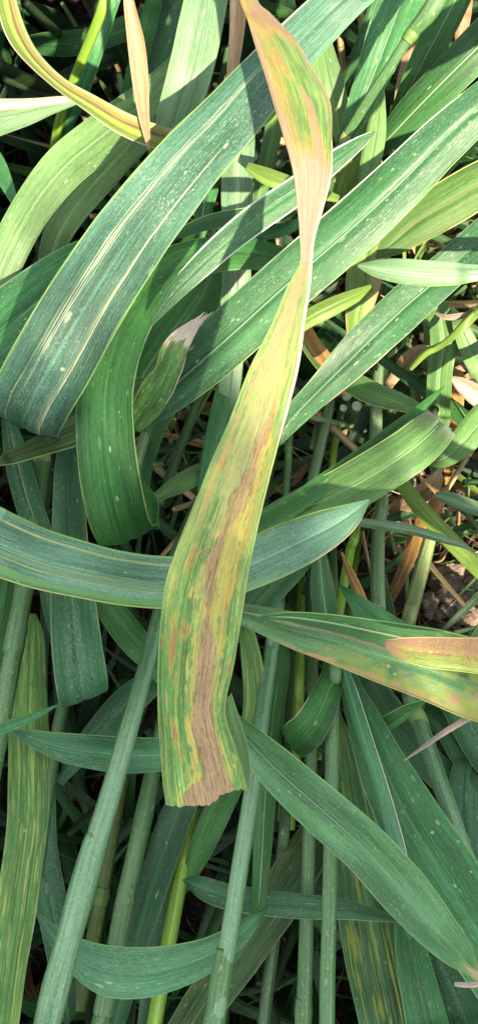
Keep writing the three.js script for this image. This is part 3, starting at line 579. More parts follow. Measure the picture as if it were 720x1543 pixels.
leaf('mid-green blade tucked behind the arching curled blade', M.green, [
  [318, 408, 22.4, 40], [296, 448, 22.4, 74], [258, 502, 22.5, 84], [222, 556, 22.7, 80], [196, 605, 23.0, 62], [182, 650, 23.6, 40],
], { cup: -0.05, v0: 0.7, rib: 'ribPale', margins: [[-1, 'green', 0.14]] });
leaf('short torn blade with a bleached ragged tip and cream spots', spottedTorn, [
  [200, 642, 20.4, 26, -20], [214, 622, 20.2, 38, -14], [234, 592, 19.9, 46, 10], [252, 562, 19.8, 40, -16], [262, 532, 19.7, 40, 12], [276, 508, 19.6, 34, 30], [290, 492, 19.4, 24, 44], [305, 479, 19.2, 12, 50],
], { seg: 50, cup: 0.12, v0: 0.1, vFull: true, jag: 0.006, rip: 0.12, ragged: 0.05, margins: [[1, 'cream', 0.12, 0.1, 0.6], [-1, 'green', 0.12, 0.05, 0.6]] });
leaf('thin twisted blade trailing out to the left edge beneath the striped blade', M.mottleDark, [
  [215, 590, 21.2, 50, 10], [165, 625, 20.8, 52, 16], [110, 652, 20.5, 46, 26], [60, 672, 20.2, 36, 30], [20, 688, 20.0, 24, 24], [-25, 704, 19.8, 10],
], { cup: 0.06, v0: 0.3, margins: [[-1, 'green', 0.14]] });
leaf('soft grey-green blade showing left of the striped blade', M.blueB, [
  [150, 385, 19.9, 60], [95, 425, 19.3, 88], [40, 470, 18.9, 98], [-20, 520, 18.5, 100], [-70, 570, 18.3, 90],
], { cup: 0.08, v0: 0.55, rib: 'ribPale' });

/* ------------------------------------------------------------------ the band across the middle */
leaf('long striped blade sagging across the middle with yellow lines and a lime margin', stripedWide, [
  [-40, 800, 17.6, 100], [0, 818, 17.6, 98], [60, 842, 17.7, 90, 2], [120, 858, 17.9, 84, 4], [190, 872, 18.2, 80, 4], [260, 878, 18.6, 78, 2], [320, 870, 19.0, 76], [375, 851, 19.4, 74, -4], [430, 826, 19.8, 76, -10], [480, 802, 20.2, 66, -14], [520, 780, 20.5, 44, -14], [556, 754, 20.8, 4, -10],
], { seg: 90, across: 24, vFull: true, cup: 0.05, fold: -0.08, margins: [[1, 'yellow', 0.17, 0.02, 0.6], [-1, 'green', 0.12], [1, 'cream', 0.13, 0.6, 0.97]] });
leaf('green blade with a tan lower margin running right from behind the diseased blade', brownEdged, [
  [335, 918, 20.2, 24, 20], [380, 930, 20.0, 38, 14], [440, 948, 19.8, 54, 8], [510, 968, 19.6, 68], [580, 990, 19.5, 80], [650, 1013, 19.5, 88], [720, 1040, 19.5, 92], [790, 1064, 19.6, 88],
], { seg: 70, across: 22, vFull: true, cup: 0.04, fold: 0.16, margins: [[1, 'yellow', 0.12, 0.3, 1]] });
leaf('pale green blade half lying over the tan-margined blade, its tip pointing left', M.green, [
  [392, 930, 19.3, 4], [440, 930, 19.2, 16, 20], [500, 938, 19.1, 26, 24], [560, 950, 19.0, 36, 26], [620, 962, 18.95, 44, 30], [670, 972, 18.9, 46, 30], [740, 990, 18.9, 46, 30],
], { cup: 0.1, fold: 0.1, v0: 0.05, rib: 'ribPale', margins: [[-1, 'green', 0.14]] });
leaf('yellow-green blade tip with a scorched brown point, entering at the right edge', brownTip, [
  [578, 967, 18.1, 6], [600, 976, 18.0, 30, 6], [640, 982, 17.9, 44, 4], [690, 986, 17.8, 50, 4], [760, 990, 17.7, 54, 4],
], { seg: 50, vFull: true, cup: 0.12, jag: 0, margins: [[-1, 'tan', 0.16], [1, 'yellow', 0.14, 0.3, 1]] });
leaf('bleached thin curled blade tip crossing the right stem', M.dryPale, [
  [608, 1146, 20.6, 2], [640, 1124, 20.3, 6, 20], [675, 1100, 20.0, 10, 30], [715, 1078, 19.8, 10, 20], [770, 1060, 19.6, 12],
], { name: 'dry_leaf', cat: 'dry leaf', cup: 0.5, v0: 0.2 });
leaf('green blade that bends over in a rounded sunlit shoulder on the right', M.fresh, [
  [385, 792, 24.0, 30, 10], [420, 778, 23.8, 46, 4], [470, 760, 23.3, 62], [520, 738, 22.8, 70], [570, 710, 22.4, 72], [615, 680, 22.2, 70, -4], [645, 655, 22.5, 66, -4], [660, 640, 23.4, 58, -4], [664, 640, 24.8, 50, -4], [655, 660, 26.0, 40],
], { seg: 80, across: 22, cup: 0.06, fold: 0.05, v0: 0.4, margins: [[-1, 'yellow', 0.12, 0.2, 0.9]], rib: 'ribPale' });
leaf('slim dark blade running alongside the rounded bending blade', M.green, [
  [378, 796, 23.4, 24], [430, 768, 23.2, 30], [490, 726, 23.0, 28], [545, 686, 23.0, 24], [600, 643, 23.2, 20], [650, 600, 23.6, 10], [668, 582, 23.8, 2],
], { cup: 0.1, fold: 0.1, v0: 0.15 });
leaf('yellow-tipped green blade arching beside the cut stubs', frontTip, [
  [455, 500, 25.2, 24], [485, 545, 25.0, 26, -10], [520, 570, 24.8, 34, -10], [560, 592, 24.5, 34, -4], [605, 607, 24.3, 26], [635, 618, 24.1, 14], [655, 628, 24.2, 2],
], { cup: 0.1, vFull: true, margins: [[1, 'yellow', 0.13]] });
leaf('blue-green blade crossed by bars of sun and shadow, right of the fold', M.blueMid, [
  [415, 668, 23.0, 20, 30], [440, 632, 22.7, 40, 30], [480, 590, 22.3, 48, 22], [525, 545, 22.0, 58, 10], [570, 500, 21.8, 64, 4], [615, 457, 21.7, 64], [665, 415, 21.6, 60], [735, 352, 21.5, 54],
], { seg: 70, cup: 0.04, fold: -0.12, v0: 0.6, rib: 'rib', margins: [[1, 'cream', 0.12, 0.25, 0.6]] });
leaf('mint blade lying level at the right, shining in the sun', M.mint, [
  [538, 400, 20.4, 4], [565, 404, 20.2, 24, 10], [600, 408, 20.0, 36, 12], [640, 412, 19.9, 38, 14], [685, 413, 19.8, 32, 10], [740, 410, 19.7, 22],
], { cup: 0.1, v0: 0.1, margins: [[1, 'green', 0.15]] });
leaf('lime yellow-green blade with yellow margins at the right edge', M.limeMid, [
  [566, 388, 20.6, 6], [590, 366, 20.5, 40], [630, 334, 20.3, 62], [680, 303, 20.1, 68, 4], [730, 274, 19.9, 66], [790, 244, 19.8, 60],
], { cup: 0.08, v0: 0.7, rib: 'ribPale', margins: [[1, 'yellow', 0.14], [-1, 'yellow', 0.13]] });
leaf('two-tone blade, tan-yellow on one half and green on the other', M.twoTone, [
  [553, 372, 23.6, 50], [549, 410, 23.8, 54], [543, 450, 24.1, 46], [536, 490, 24.5, 30], [531, 528, 25.0, 10], [530, 545, 25.4, 2],
], { cup: 0.2, v0: 0.1, margins: [[1, 'tan', 0.15]] });
leaf('short lime blade poking out beside the fold of the diseased blade', M.lime, [
  [440, 500, 22.6, 20], [462, 482, 22.4, 26], [492, 466, 22.3, 28], [530, 448, 22.3, 22], [560, 434, 22.4, 12],
], { cup: 0.1, v0: 0.3 });
leaf('tan and yellow withered blade curving below the fold', M.dryOrange, [
  [446, 470, 23.6, 18], [466, 510, 23.9, 24, 20], [492, 545, 24.3, 24, 20], [520, 572, 24.8, 16, 10], [540, 590, 25.4, 5],
], { name: 'dry_leaf', cat: 'dry leaf', cup: 0.3, v0: 0.5 });

/* ------------------------------------------------------------------ upper left */
leaf('yellow twisted blade with tan edges curving down from the upper left corner', yellowTwist, [
  [2, -40, 17.5, 26, 10], [10, 0, 17.5, 30, 14], [24, 46, 17.6, 36, 30], [50, 86, 17.7, 38, 52], [90, 125, 17.8, 34, 56], [135, 155, 17.9, 36, 48], [185, 186, 18.0, 40, 40], [230, 204, 18.2, 40, 36], [270, 214, 18.5, 34, 30], [310, 220, 18.9, 20],
], { seg: 70, cup: 0.22, v0: 0.0, margins: [[1, 'cream', 0.16, 0.05, 0.9]] });
leaf('pale dry strip hanging in front of the dark gap at the top', M.dry, [
  [190, -40, 17.2, 10], [196, 10, 17.2, 17, 10], [205, 62, 17.2, 25, 12], [212, 120, 17.3, 25, 14], [217, 170, 17.4, 17, 10], [222, 205, 17.5, 9], [225, 228, 17.6, 2],
], { name: 'dry_leaf', cat: 'dry leaf', cup: 0.3, v0: 0.2, margins: [[1, 'tan', 0.15]] });
leaf('green blade with a rolled whitish upper edge at the left edge', M.mint, [
  [-40, 186, 19.6, 62], [-5, 180, 19.5, 46, 6], [40, 170, 19.4, 36, 10], [80, 160, 19.3, 22, 16], [122, 152, 19.2, 5],
], { cup: 0.3, v0: 0.3 });
{
  const t = scene.children[scene.children.length - 1];
  const o = { seed: 905, cup: 0.5, rip: 0.08, v0: 0.1, across: 10, seg: 30, pts: [[-40, 160, 19.0, 22], [0, 158, 18.95, 17], [50, 155, 18.9, 13], [95, 151, 18.9, 11], [121, 152, 18.95, 4]] };
  mesh('rolled_edge', local(ribbon(frames(o), o), t.position), M.dryPale, t).userData.label = 'whitish rolled edge';
}
leaf('small blue-green blade tip poking in at the left edge', M.blueB, [
  [-40, 196, 20.2, 20], [-8, 240, 20.2, 26], [10, 276, 20.2, 20], [22, 304, 20.2, 11], [28, 320, 20.3, 2],
], { cup: 0.15, v0: 0.8 });
leaf('pale sunlit blade sweeping down to the left edge', M.pale, [
  [290, 75, 22.0, 34, 10], [248, 124, 20.9, 44, 6], [200, 168, 19.7, 54], [150, 208, 19.0, 64], [100, 250, 18.7, 62], [58, 300, 18.7, 58], [25, 356, 18.8, 56], [-2, 415, 19.0, 52], [-25, 480, 19.3, 44],
], { seg: 70, cup: 0.06, v0: 0.15, rib: 'ribPale' });
leaf('second pale blade below the sweeping pale one, partly shaded', M.pale, [
  [215, 195, 21.6, 44], [170, 245, 20.9, 48], [130, 290, 20.4, 48], [98, 335, 20.2, 44], [80, 375, 20.4, 38], [70, 430, 21.0, 28],
], { cup: 0.06, v0: 0.5 });
leaf('broad pale blade standing upright at the top, almost white in the sun', M.mint, [
  [318, -60, 18.5, 66], [310, 0, 18.5, 64], [298, 60, 18.6, 66], [283, 120, 18.8, 64], [266, 175, 19.3, 58], [250, 230, 20.2, 48], [240, 280, 21.4, 36],
], { cup: 0.12, v0: 0.2, margins: [[1, 'green', 0.12], [-1, 'green', 0.12]] });
leaf('pale mint blade standing straight behind the folded white-edged blade', M.mint, [
  [362, 130, 22.6, 40], [360, 200, 22.7, 47], [358, 270, 22.9, 48], [357, 340, 23.1, 46], [356, 410, 23.4, 44], [353, 470, 23.8, 42], [349, 540, 24.3, 36], [342, 620, 25.0, 28],
], { cup: 0.1, v0: 0.6 });
leaf('small hanging blade tip below the striped blade, pointing down', M.blueB, [
  [330, 200, 23.2, 30], [318, 250, 23.2, 36], [309, 300, 23.2, 32], [304, 340, 23.3, 20], [301, 375, 23.4, 3],
], { cup: 0.2, v0: 0.35, rib: 'ribPale' });
leaf('short curved green blade arching above the insect', M.greenDeep, [
  [420, 322, 20.6, 30, 30], [370, 326, 20.4, 26, 20], [320, 334, 20.2, 22, 10], [280, 348, 20.1, 15], [244, 368, 20.1, 3],
], { cup: 0.15, v0: 0.6, margins: [[1, 'green', 0.13]] });
leaf('dry tan strip standing at the top beside the diseased blade', M.dry, [
  [362, -50, 18.0, 26], [360, 0, 18.0, 26, 10], [357, 50, 18.2, 22, 14], [352, 95, 18.5, 18], [346, 150, 19.0, 12], [340, 190, 19.5, 5],
], { name: 'dry_leaf', cat: 'dry leaf', cup: 0.35, v0: 0.7, margins: [[1, 'tan', 0.13]] });
leaf('dark green blade lying level in the deep gap at the upper left', M.greenDeep, [
  [40, 66, 30.5, 20], [80, 66, 30, 34], [130, 62, 29.6, 34], [180, 46, 29.4, 32], [230, 20, 29.4, 28], [280, -16, 29.6, 22],
], { cup: 0.1, v0: 0.2 });
stem('bright green stem with a papery collar, upper left', ST.lime, [[172, -50, 20.2, 19], [152, 20, 21.0, 18], [128, 80, 22.2, 17], [104, 140, 23.6, 16], [89, 186, 24.8, 16], [80, 230, 26.2, 15], [62, 300, 29, 13], [60, 380, 34, 11]], { foot: [120, 480], nodes: [[0.46, nodePale, 1.22]] });
leaf('blue-green leaf sheath leaning alongside the bright green stem', M.blueB, [
  [178, -40, 22.8, 30], [160, 20, 23.0, 28], [142, 80, 23.4, 26], [120, 140, 24.2, 26], [100, 190, 25.2, 20], [88, 225, 26.2, 10],
], { cup: 0.4, v0: 0.9 });
leaf('green blade standing behind the pale dry strip', M.green, [
  [238, -40, 24.0, 22], [226, 30, 24.4, 26], [206, 100, 25.0, 26], [186, 165, 25.8, 22], [165, 230, 26.8, 16],
], { cup: 0.25, v0: 0.15 });
leaf('dark speckled blade right of the pale dry strip', M.blueDark, [
  [282, -40, 24.8, 34], [258, 30, 25.0, 40], [232, 95, 25.4, 40], [206, 160, 26.2, 34], [180, 225, 27.4, 24],
], { cup: 0.2, v0: 0.45 });

/* ------------------------------------------------------------------ upper right */
leaf('broad speckled blue-green blade standing right of the top of the striped blade', M.blueB, [
  [630, -60, 20.4, 70], [604, 0, 20.6, 70, 6], [578, 70, 20.9, 62, 6], [552, 135, 21.4, 48, 8], [526, 195, 22.0, 28, 8], [508, 225, 22.6, 12],
], { cup: 0.1, fold: -0.15, v0: 0.2, rib: 'rib' });
stem('green stem with a swollen joint in the upper right', ST.green, [[690, -60, 18.4, 36], [652, 10, 18.7, 32], [625, 44, 19.0, 24], [608, 68, 19.2, 18], [588, 100, 19.5, 18], [560, 142, 20.0, 18], [535, 182, 20.6, 17], [514, 218, 21.2, 15], [500, 260, 22.6, 13], [490, 330, 26, 12]], { foot: [478, 470], nodes: [[0.30, nodeMat, 1.16], [0.70, nodePale, 1.12]] });
leaf('half-lit blade behind the diseased blade, tapering down to the joint', M.pale, [
  [474, 20, 21.6, 18], [484, 70, 21.7, 34], [494, 120, 21.9, 42], [504, 165, 22.2, 40], [511, 205, 22.6, 22], [514, 226, 23, 8],
], { cup: 0.15, v0: 0.4 });
leaf('narrow green blade crossing behind the jointed stem', M.green, [
  [706, -40, 22.4, 40], [670, 30, 22.4, 46], [638, 90, 22.6, 40], [612, 140, 23.0, 28], [592, 178, 23.6, 14], [580, 200, 24, 4],
], { cup: 0.15, v0: 0.1, rib: 'ribPale' });
leaf('dark green blade with a light keel leaning in from the upper right edge', M.greenDeep, [
  [770, 20, 21.0, 60], [715, 75, 21.4, 62], [660, 130, 22.0, 58, 4], [610, 182, 22.8, 48, 6], [572, 222, 23.6, 30], [555, 242, 24.2, 14],
], { cup: 0.05, fold: 0.25, v0: 0.5, rib: 'ribPale' });
leaf('slim lime-green blade beneath the jointed stem, catching the sun', M.lime, [
  [566, 180, 23.4, 22], [545, 220, 23.6, 40], [528, 262, 23.9, 40], [514, 300, 24.3, 30], [502, 335, 25.0, 14],
], { cup: 0.15, v0: 0.85 });
leaf('pale upright blade end beside the slim lime-green one', M.pale, [
  [572, 150, 22.8, 16], [566, 200, 22.9, 30], [558, 245, 23.1, 32], [552, 290, 23.5, 26], [548, 340, 24.4, 14],
], { cup: 0.2, v0: 0.3 });
leaf('yellow-lime blade behind the dry fold of the diseased blade', M.lime, [
  [372, 250, 22.0, 12], [400, 265, 21.9, 24], [430, 276, 21.9, 24], [470, 288, 22.0, 20], [510, 300, 22.4, 10],
], { cup: 0.15, v0: 0.05 });
leaf('small round-ended cream-lime blade under the striped blade', M.lime, [
  [420, 130, 22.8, 16], [408, 160, 22.6, 28], [394, 178, 22.6, 26], [384, 192, 22.8, 8],
], { cup: 0.25, v0: 0.6 });
leaf('upright green blade in the gap left of the dry fold', M.fresh, [
  [420, 160, 25.0, 26], [408, 215, 25.2, 26], [396, 270, 25.8, 24], [384, 330, 26.8, 18], [376, 390, 28.4, 10],
], { cup: 0.2, v0: 0.5 });
leaf('dark blade tip between the folded blade and the pale mint blade', M.blueB, [
  [460, 330, 20.9, 10], [430, 345, 20.9, 20, 20], [400, 352, 21.0, 20, 26], [370, 352, 21.2, 12], [352, 350, 21.4, 3],
], { cup: 0.2, v0: 0.8 });
leaf('narrow dark leaf strip below the lime blade at the right edge', M.greenDeep, [
  [760, 160, 21.6, 18], [715, 206, 21.8, 22], [672, 252, 22.0, 20], [640, 296, 22.4, 14], [612, 336, 23, 4],
], { cup: 0.15, v0: 0.4 });
leaf('thin green stalk-like blade crossing the dark gap at the top right', M.greenDeep, [
  [570, -20, 25.0, 12], [548, 50, 25.4, 16], [525, 110, 26.0, 16], [505, 165, 27.0, 12], [492, 215, 28.4, 8],
], { cup: 0.4, v0: 0.7 });
for (const [l, m, p] of [
  ['dead tan blade hanging in the dark gap beyond the jointed stem', M.dryBrown, [[628, 10, 28.0, 16], [620, 70, 28.4, 22], [606, 130, 29.0, 20], [596, 180, 30.0, 12]]],
  ['second dead tan blade farther right in the dark gap', M.dryBrown, [[706, -20, 28.5, 18], [698, 30, 28.8, 20], [690, 75, 29.4, 14], [684, 110, 30.2, 6]]],
  ['dead brown strip at the bottom of the dark upper right gap', M.dryBrown, [[640, 172, 30.5, 12], [630, 210, 31, 16], [616, 250, 32, 8]]],
]) leaf(l, m, p, { name: 'dry_leaf', cat: 'dry leaf', cup: 0.3 });

/* ------------------------------------------------------------------ right middle, near the soil */
leaf('upright green blade standing over the litter on the right, shadow across it', M.fresh, [
  [640, 432, 29.0, 10], [660, 470, 28.8, 34], [668, 515, 29.0, 40], [662, 560, 29.4, 38, 8], [660, 605, 30.0, 36], [660, 645, 30.8, 30], [654, 690, 32, 22],
], { cup: 0.2, fold: -0.1, v0: 0.5, rib: 'ribPale' });
leaf('short curved blade with a lit stripe entering low at the right edge', M.fresh, [
  [760, 590, 26.2, 30], [728, 628, 26.0, 42], [698, 664, 26.0, 42], [670, 690, 26.3, 28, 10], [648, 694, 27.0, 14, 10], [632, 686, 27.6, 3],
], { cup: 0.12, v0: 0.2, rib: 'ribPale' });
leaf('yellow-green twisted blade sheathing a bent stalk at the right', M.lime, [
  [735, 458, 27.4, 16], [714, 472, 27.4, 20, 10], [698, 490, 27.5, 18, 40], [678, 510, 27.8, 14, 50], [656, 524, 28.2, 12, 20], [640, 532, 28.4, 12], [618, 556, 29.0, 6],
], { cup: 0.6, fold: 0.5, rip: 0.3, ragged: 0.06, v0: 0.6 });
leaf('straight green blade running into the right edge above the litter', M.fresh, [
  [655, 532, 29.4, 14], [690, 526, 29.0, 20], [730, 516, 28.6, 22], [770, 504, 28.4, 20],
], { cup: 0.2, v0: 0.8 });
leaf('pale cream blade end lying on the green blade at the right', M.pale, [
  [690, 486, 28.2, 20], [704, 520, 28.4, 30], [720, 552, 28.8, 30], [745, 590, 29, 24],
], { cup: 0.1, v0: 0.45 });
leaf('broad dead tan blade folded on the litter beside the right stubs', M.dry, [
  [655, 528, 31.0, 8], [632, 530, 31.2, 22, 20], [612, 545, 31.6, 24, 10], [594, 568, 32.2, 16], [576, 594, 33, 12],
], { name: 'dry_leaf', cat: 'dry leaf', cup: 0.35, v0: 0.4 });
leaf('cream dead blade at the right edge with a split pointed end', M.dryPale, [
  [678, 568, 29.6, 4], [695, 580, 29.5, 22], [720, 598, 29.4, 30], [760, 624, 29.4, 28],
], { name: 'dry_leaf', cat: 'dry leaf', cup: 0.15, v0: 0.7 });
leaf('orange-tan dead strip standing behind the green blade at the right', M.dryOrange, [
  [688, 560, 32, 18], [686, 610, 32.6, 24], [684, 660, 33.4, 22], [676, 705, 34.4, 14],
], { name: 'dry_leaf', cat: 'dry leaf', cup: 0.2, v0: 0.1 });
leaf('level tan dead strip crossing at the right edge', M.dry, [
  [684, 558, 30.2, 8], [705, 552, 30.1, 14, 10], [740, 546, 30, 14],
], { name: 'dry_leaf', cat: 'dry leaf', cup: 0.3, v0: 0.55 });
leaf('thin white curled strip on top of the bent yellow-green stalk', M.dryPale, [
  [655, 472, 28.0, 3], [672, 478, 27.8, 9, 20], [695, 476, 27.6, 10, 20], [712, 470, 27.5, 4],
], { name: 'dry_leaf', cat: 'dry leaf', cup: 0.5, v0: 0.15 });
leaf('tan dead blade pointing up beside the soil clod, spoon-shaped', M.dry, [
  [664, 704, 31.2, 4], [652, 728, 31.4, 26], [630, 748, 32.0, 28, 10], [606, 764, 32.8, 22], [585, 772, 33.6, 8],
], { name: 'dry_leaf', cat: 'dry leaf', cup: 0.3, v0: 0.3 });
leaf('yellow-tan curved dead blade hanging to the left of the streaked stem', M.dryOrange, [
  [662, 752, 30.0, 20], [645, 778, 30.2, 26, 10], [628, 806, 30.8, 26], [616, 840, 31.8, 20], [602, 872, 33.0, 17], [588, 898, 34.2, 16],
], { name: 'dry_leaf', cat: 'dry leaf', cup: 0.3, v0: 0.05 });
leaf('slim dead yellow-brown blade stuck upright in the shade under the mid-band', M.dryOrange, [
  [514, 832, 25.0, 3], [526, 860, 25.0, 12, 20], [540, 894, 25.2, 16], [550, 922, 25.5, 18], [558, 950, 26, 14],
], { name: 'dry_leaf', cat: 'dry leaf', cup: 0.4, v0: 0.85 });
leaf('bright lime blade slanting down to the right edge over the clod', M.lime, [
  [596, 716, 28.4, 18], [625, 756, 28.2, 24], [660, 796, 28.0, 25], [700, 836, 27.8, 26], [750, 888, 27.6, 24],
], { cup: 0.35, v0: 0.35 });
leaf('slender mint blade whose tip crosses the lime slanting blade', M.mint, [
  [536, 786, 26.8, 12], [580, 792, 26.7, 16, 10], [625, 800, 26.7, 15, 10], [672, 814, 26.8, 12], [712, 828, 27, 3],
], { cup: 0.2, v0: 0.65 });
leaf('pale mint stalk-like blade entering level at the right edge', M.mint, [
  [655, 745, 28.8, 10], [680, 752, 28.7, 20], [710, 764, 28.6, 22], [760, 780, 28.5, 20],
], { cup: 0.4, v0: 0.25 });
stem('streaked yellow-green stem with a brown joint line beside the clod', ST.streaked, [[652, 795, 28.8, 20], [642, 830, 29.2, 24], [632, 868, 29.8, 26], [622, 906, 30.4, 26], [612, 950, 31.5, 24]], { foot: [604, 1010], nodes: [[0.34, RIM.tan, 1.03, 0.16]] });
stem('pale green stem right of centre, rising past the bending blade', ST.pale, [[574, 500, 33, 18], [568, 570, 32.0, 20], [566, 640, 31.0, 22], [566, 700, 30.0, 24]].reverse().concat([[578, 470, 36, 14]]), { foot: [570, 440] });
stem('grey-green stem standing below the bending blade on the right', ST.pale, [[570, 920, 27.6, 26], [568, 860, 28.4, 25], [570, 800, 29.6, 23], [574, 740, 31.0, 21]], { foot: [560, 640], nodes: [[0.52, nodeMat, 1.2]] });
stem('bright green round stem passing under the middle band', ST.lime, [[506, 950, 25.6, 18], [516, 890, 26.4, 17], [527, 830, 27.4, 17], [536, 785, 28.6, 16]], { foot: [536, 660] });
stem('thin green stem leaning under the sunlit bending blade', ST.pale, [[462, 760, 29.0, 17], [478, 690, 30.6, 18], [492, 630, 32.6, 18], [500, 590, 34.4, 16]], { foot: [508, 560] });
stem('slim green stem left of the leaning one, beside the diseased blade', ST.green, [[430, 760, 30.0, 12], [434, 700, 31.0, 13], [437, 650, 32.4, 13]], { foot: [450, 600], nodes: [[0.5, nodeMat, 1.2]] });
stem('lime stem between the leaning stem and the cut stubs', ST.lime, [[498, 720, 31.6, 11], [504, 672, 32.6, 12], [510, 640, 33.8, 11]], { foot: [514, 590] });
for (const [l, p, f] of [
  ['cut stalk stub with a pale round end, the largest of the cluster', [[537, 612, 32.4, 17], [532, 640, 34.0, 16], [526, 672, 36.5, 15]], [520, 690]],
  ['cut stalk stub topmost of the pale round-ended cluster', [[522, 597, 33.0, 16], [520, 622, 35.0, 15]], [514, 640]],
  ['cut stalk stub at the right of the round-ended cluster', [[539, 594, 33.4, 13], [538, 615, 35.0, 12]], [534, 636]],
  ['cut stalk stub lowest and leftmost of the round-ended cluster', [[517, 615, 33.0, 13], [511, 640, 35.0, 12]], [506, 660]],
]) stem(l, ST.pale, p, { foot: f, cut: true, name: 'stalk_stub', cat: 'stalk stub' });

/* ------------------------------------------------------------------ lower half: stems */
stem('thick pale blue-green stem leaning to the right, largest at the bottom left', ST.blue, [[62, 1590, 17.8, 44], [85, 1490, 18.4, 43], [112, 1390, 19.0, 42], [142, 1280, 19.8, 40], [170, 1185, 20.5, 36], [198, 1085, 21.4, 33], [224, 990, 22.4, 28], [243, 915, 23.4, 25], [262, 840, 26.0, 21]], { sheath: [0.0, 0.42, ST.blue], foot: [330, 680] });
stem('green stem crossing the left edge below the striped middle blade', ST.green, [[-22, 1200, 19.8, 40], [-4, 1110, 20.2, 38], [14, 1020, 20.8, 34], [30, 930, 21.4, 31], [44, 850, 22.2, 29], [55, 770, 23.2, 28], [64, 700, 24.4, 26], [72, 650, 26.0, 23]], { sheath: [0.30, 0.66, ST.green], foot: [140, 560], nodes: [[0.78, nodePale, 1.18]] });
stem('blue-green stem under the cut end of the diseased blade', ST.blue, [[316, 1590, 19.2, 34], [330, 1500, 19.6, 33], [347, 1400, 20.2, 32], [364, 1290, 20.9, 30], [380, 1190, 21.6, 29], [395, 1080, 22.6, 27], [408, 985, 23.6, 25], [420, 900, 25.4, 22]], { sheath: [0.0, 0.30, ST.green], foot: [440, 720] });
stem('upright green stem just right of centre at the bottom', ST.green, [[492, 1590, 19.4, 27], [493, 1480, 19.8, 27], [496, 1370, 20.3, 26], [498, 1260, 21.0, 25], [501, 1140, 21.8, 23], [503, 1040, 22.8, 20], [504, 960, 24.0, 18]], { sheath: [0.50, 0.85, ST.green], foot: [500, 760] });
stem('second upright stem to the left of the straight green one', ST.green, [[456, 1590, 22.0, 27], [459, 1480, 22.4, 26], [463, 1340, 23.0, 24], [467, 1200, 23.8, 22], [470, 1090, 24.6, 20], [470, 1000, 26, 18]], { sheath: [0.0, 0.25, ST.green], foot: [468, 800] });
stem('lime-green stem showing below the cut end of the diseased blade', ST.lime, [[226, 1590, 23.0, 28], [240, 1500, 23.4, 27], [258, 1400, 24.0, 26], [274, 1310, 24.6, 25], [288, 1220, 25.4, 23], [298, 1140, 26.4, 20]], { foot: [350, 860] });
stem('green stem dipping behind the curved bottom blade, right of the thick one', ST.green, [[140, 1590, 22.6, 32], [160, 1510, 22.8, 32], [180, 1410, 23.2, 32], [200, 1310, 23.7, 30], [222, 1210, 24.4, 28], [238, 1130, 25.2, 25], [262, 1030, 27, 21]], { sheath: [0.2, 0.7, ST.green], foot: [330, 840] });
stem('olive stem half hidden behind the thick leaning one', ST.olive, [[118, 1520, 25.0, 28], [142, 1410, 25.4, 26], [164, 1290, 26.0, 24], [184, 1180, 27.0, 22], [204, 1090, 28.4, 20]], { nodes: [[0.3, nodeMat]], foot: [290, 880] });
stem('slim green stem behind the hanging square-ended blade', ST.green, [[56, 1320, 23.2, 24], [70, 1210, 23.6, 24], [84, 1120, 24.2, 23], [98, 1050, 24.8, 21], [116, 960, 26.2, 19]], { foot: [200, 780] });
stem('pale stem with a blunt upper joint leaning on the right', ST.blue, [[716, 1330, 21.4, 32], [700, 1290, 21.6, 31], [676, 1220, 22.0, 30], [652, 1150, 22.6, 29], [632, 1090, 23.4, 28], [622, 1066, 23.9, 26], [606, 1010, 26, 21]], { foot: [566, 820], nodes: [[0.62, RIM.green, 1.12]] });
stem('dark green stem between two upright ones at the bottom', ST.deep, [[392, 1590, 23.4, 22], [402, 1500, 23.8, 22], [414, 1400, 24.4, 22], [424, 1290, 25.2, 20], [432, 1180, 26.2, 18]], { foot: [446, 860] });
stem('lime stem glimpsed under the curled hanging blade', ST.lime, [[436, 1250, 26.6, 18], [444, 1160, 27.0, 18], [450, 1060, 28.0, 17], [452, 980, 29.6, 15]], { foot: [456, 800] });
stem('lower shaded stem at the right, crossing toward the corner', ST.deep, [[740, 1240, 24.6, 24], [690, 1150, 25.2, 23], [650, 1085, 26.0, 21], [615, 1020, 27.4, 19]], { foot: [560, 860] });
stem('short green stem in the gap under the middle band', ST.green, [[300, 820, 27.2, 16], [318, 740, 28.6, 16], [330, 680, 30.4, 15], [342, 620, 33, 13]], { foot: [372, 560] });
stem('green stem in the dim gap left of the diseased blade', ST.deep, [[240, 760, 27.0, 16], [262, 700, 28.0, 17], [285, 640, 29.6, 16], [308, 590, 31.8, 14]], { foot: [350, 540] });
stem('pale green stem fork seen through the dim gap left of the diseased blade', ST.pale, [[205, 700, 25.4, 18], [222, 650, 26.2, 19], [244, 612, 27.4, 18], [270, 574, 29.4, 15]], { foot: [340, 500] });

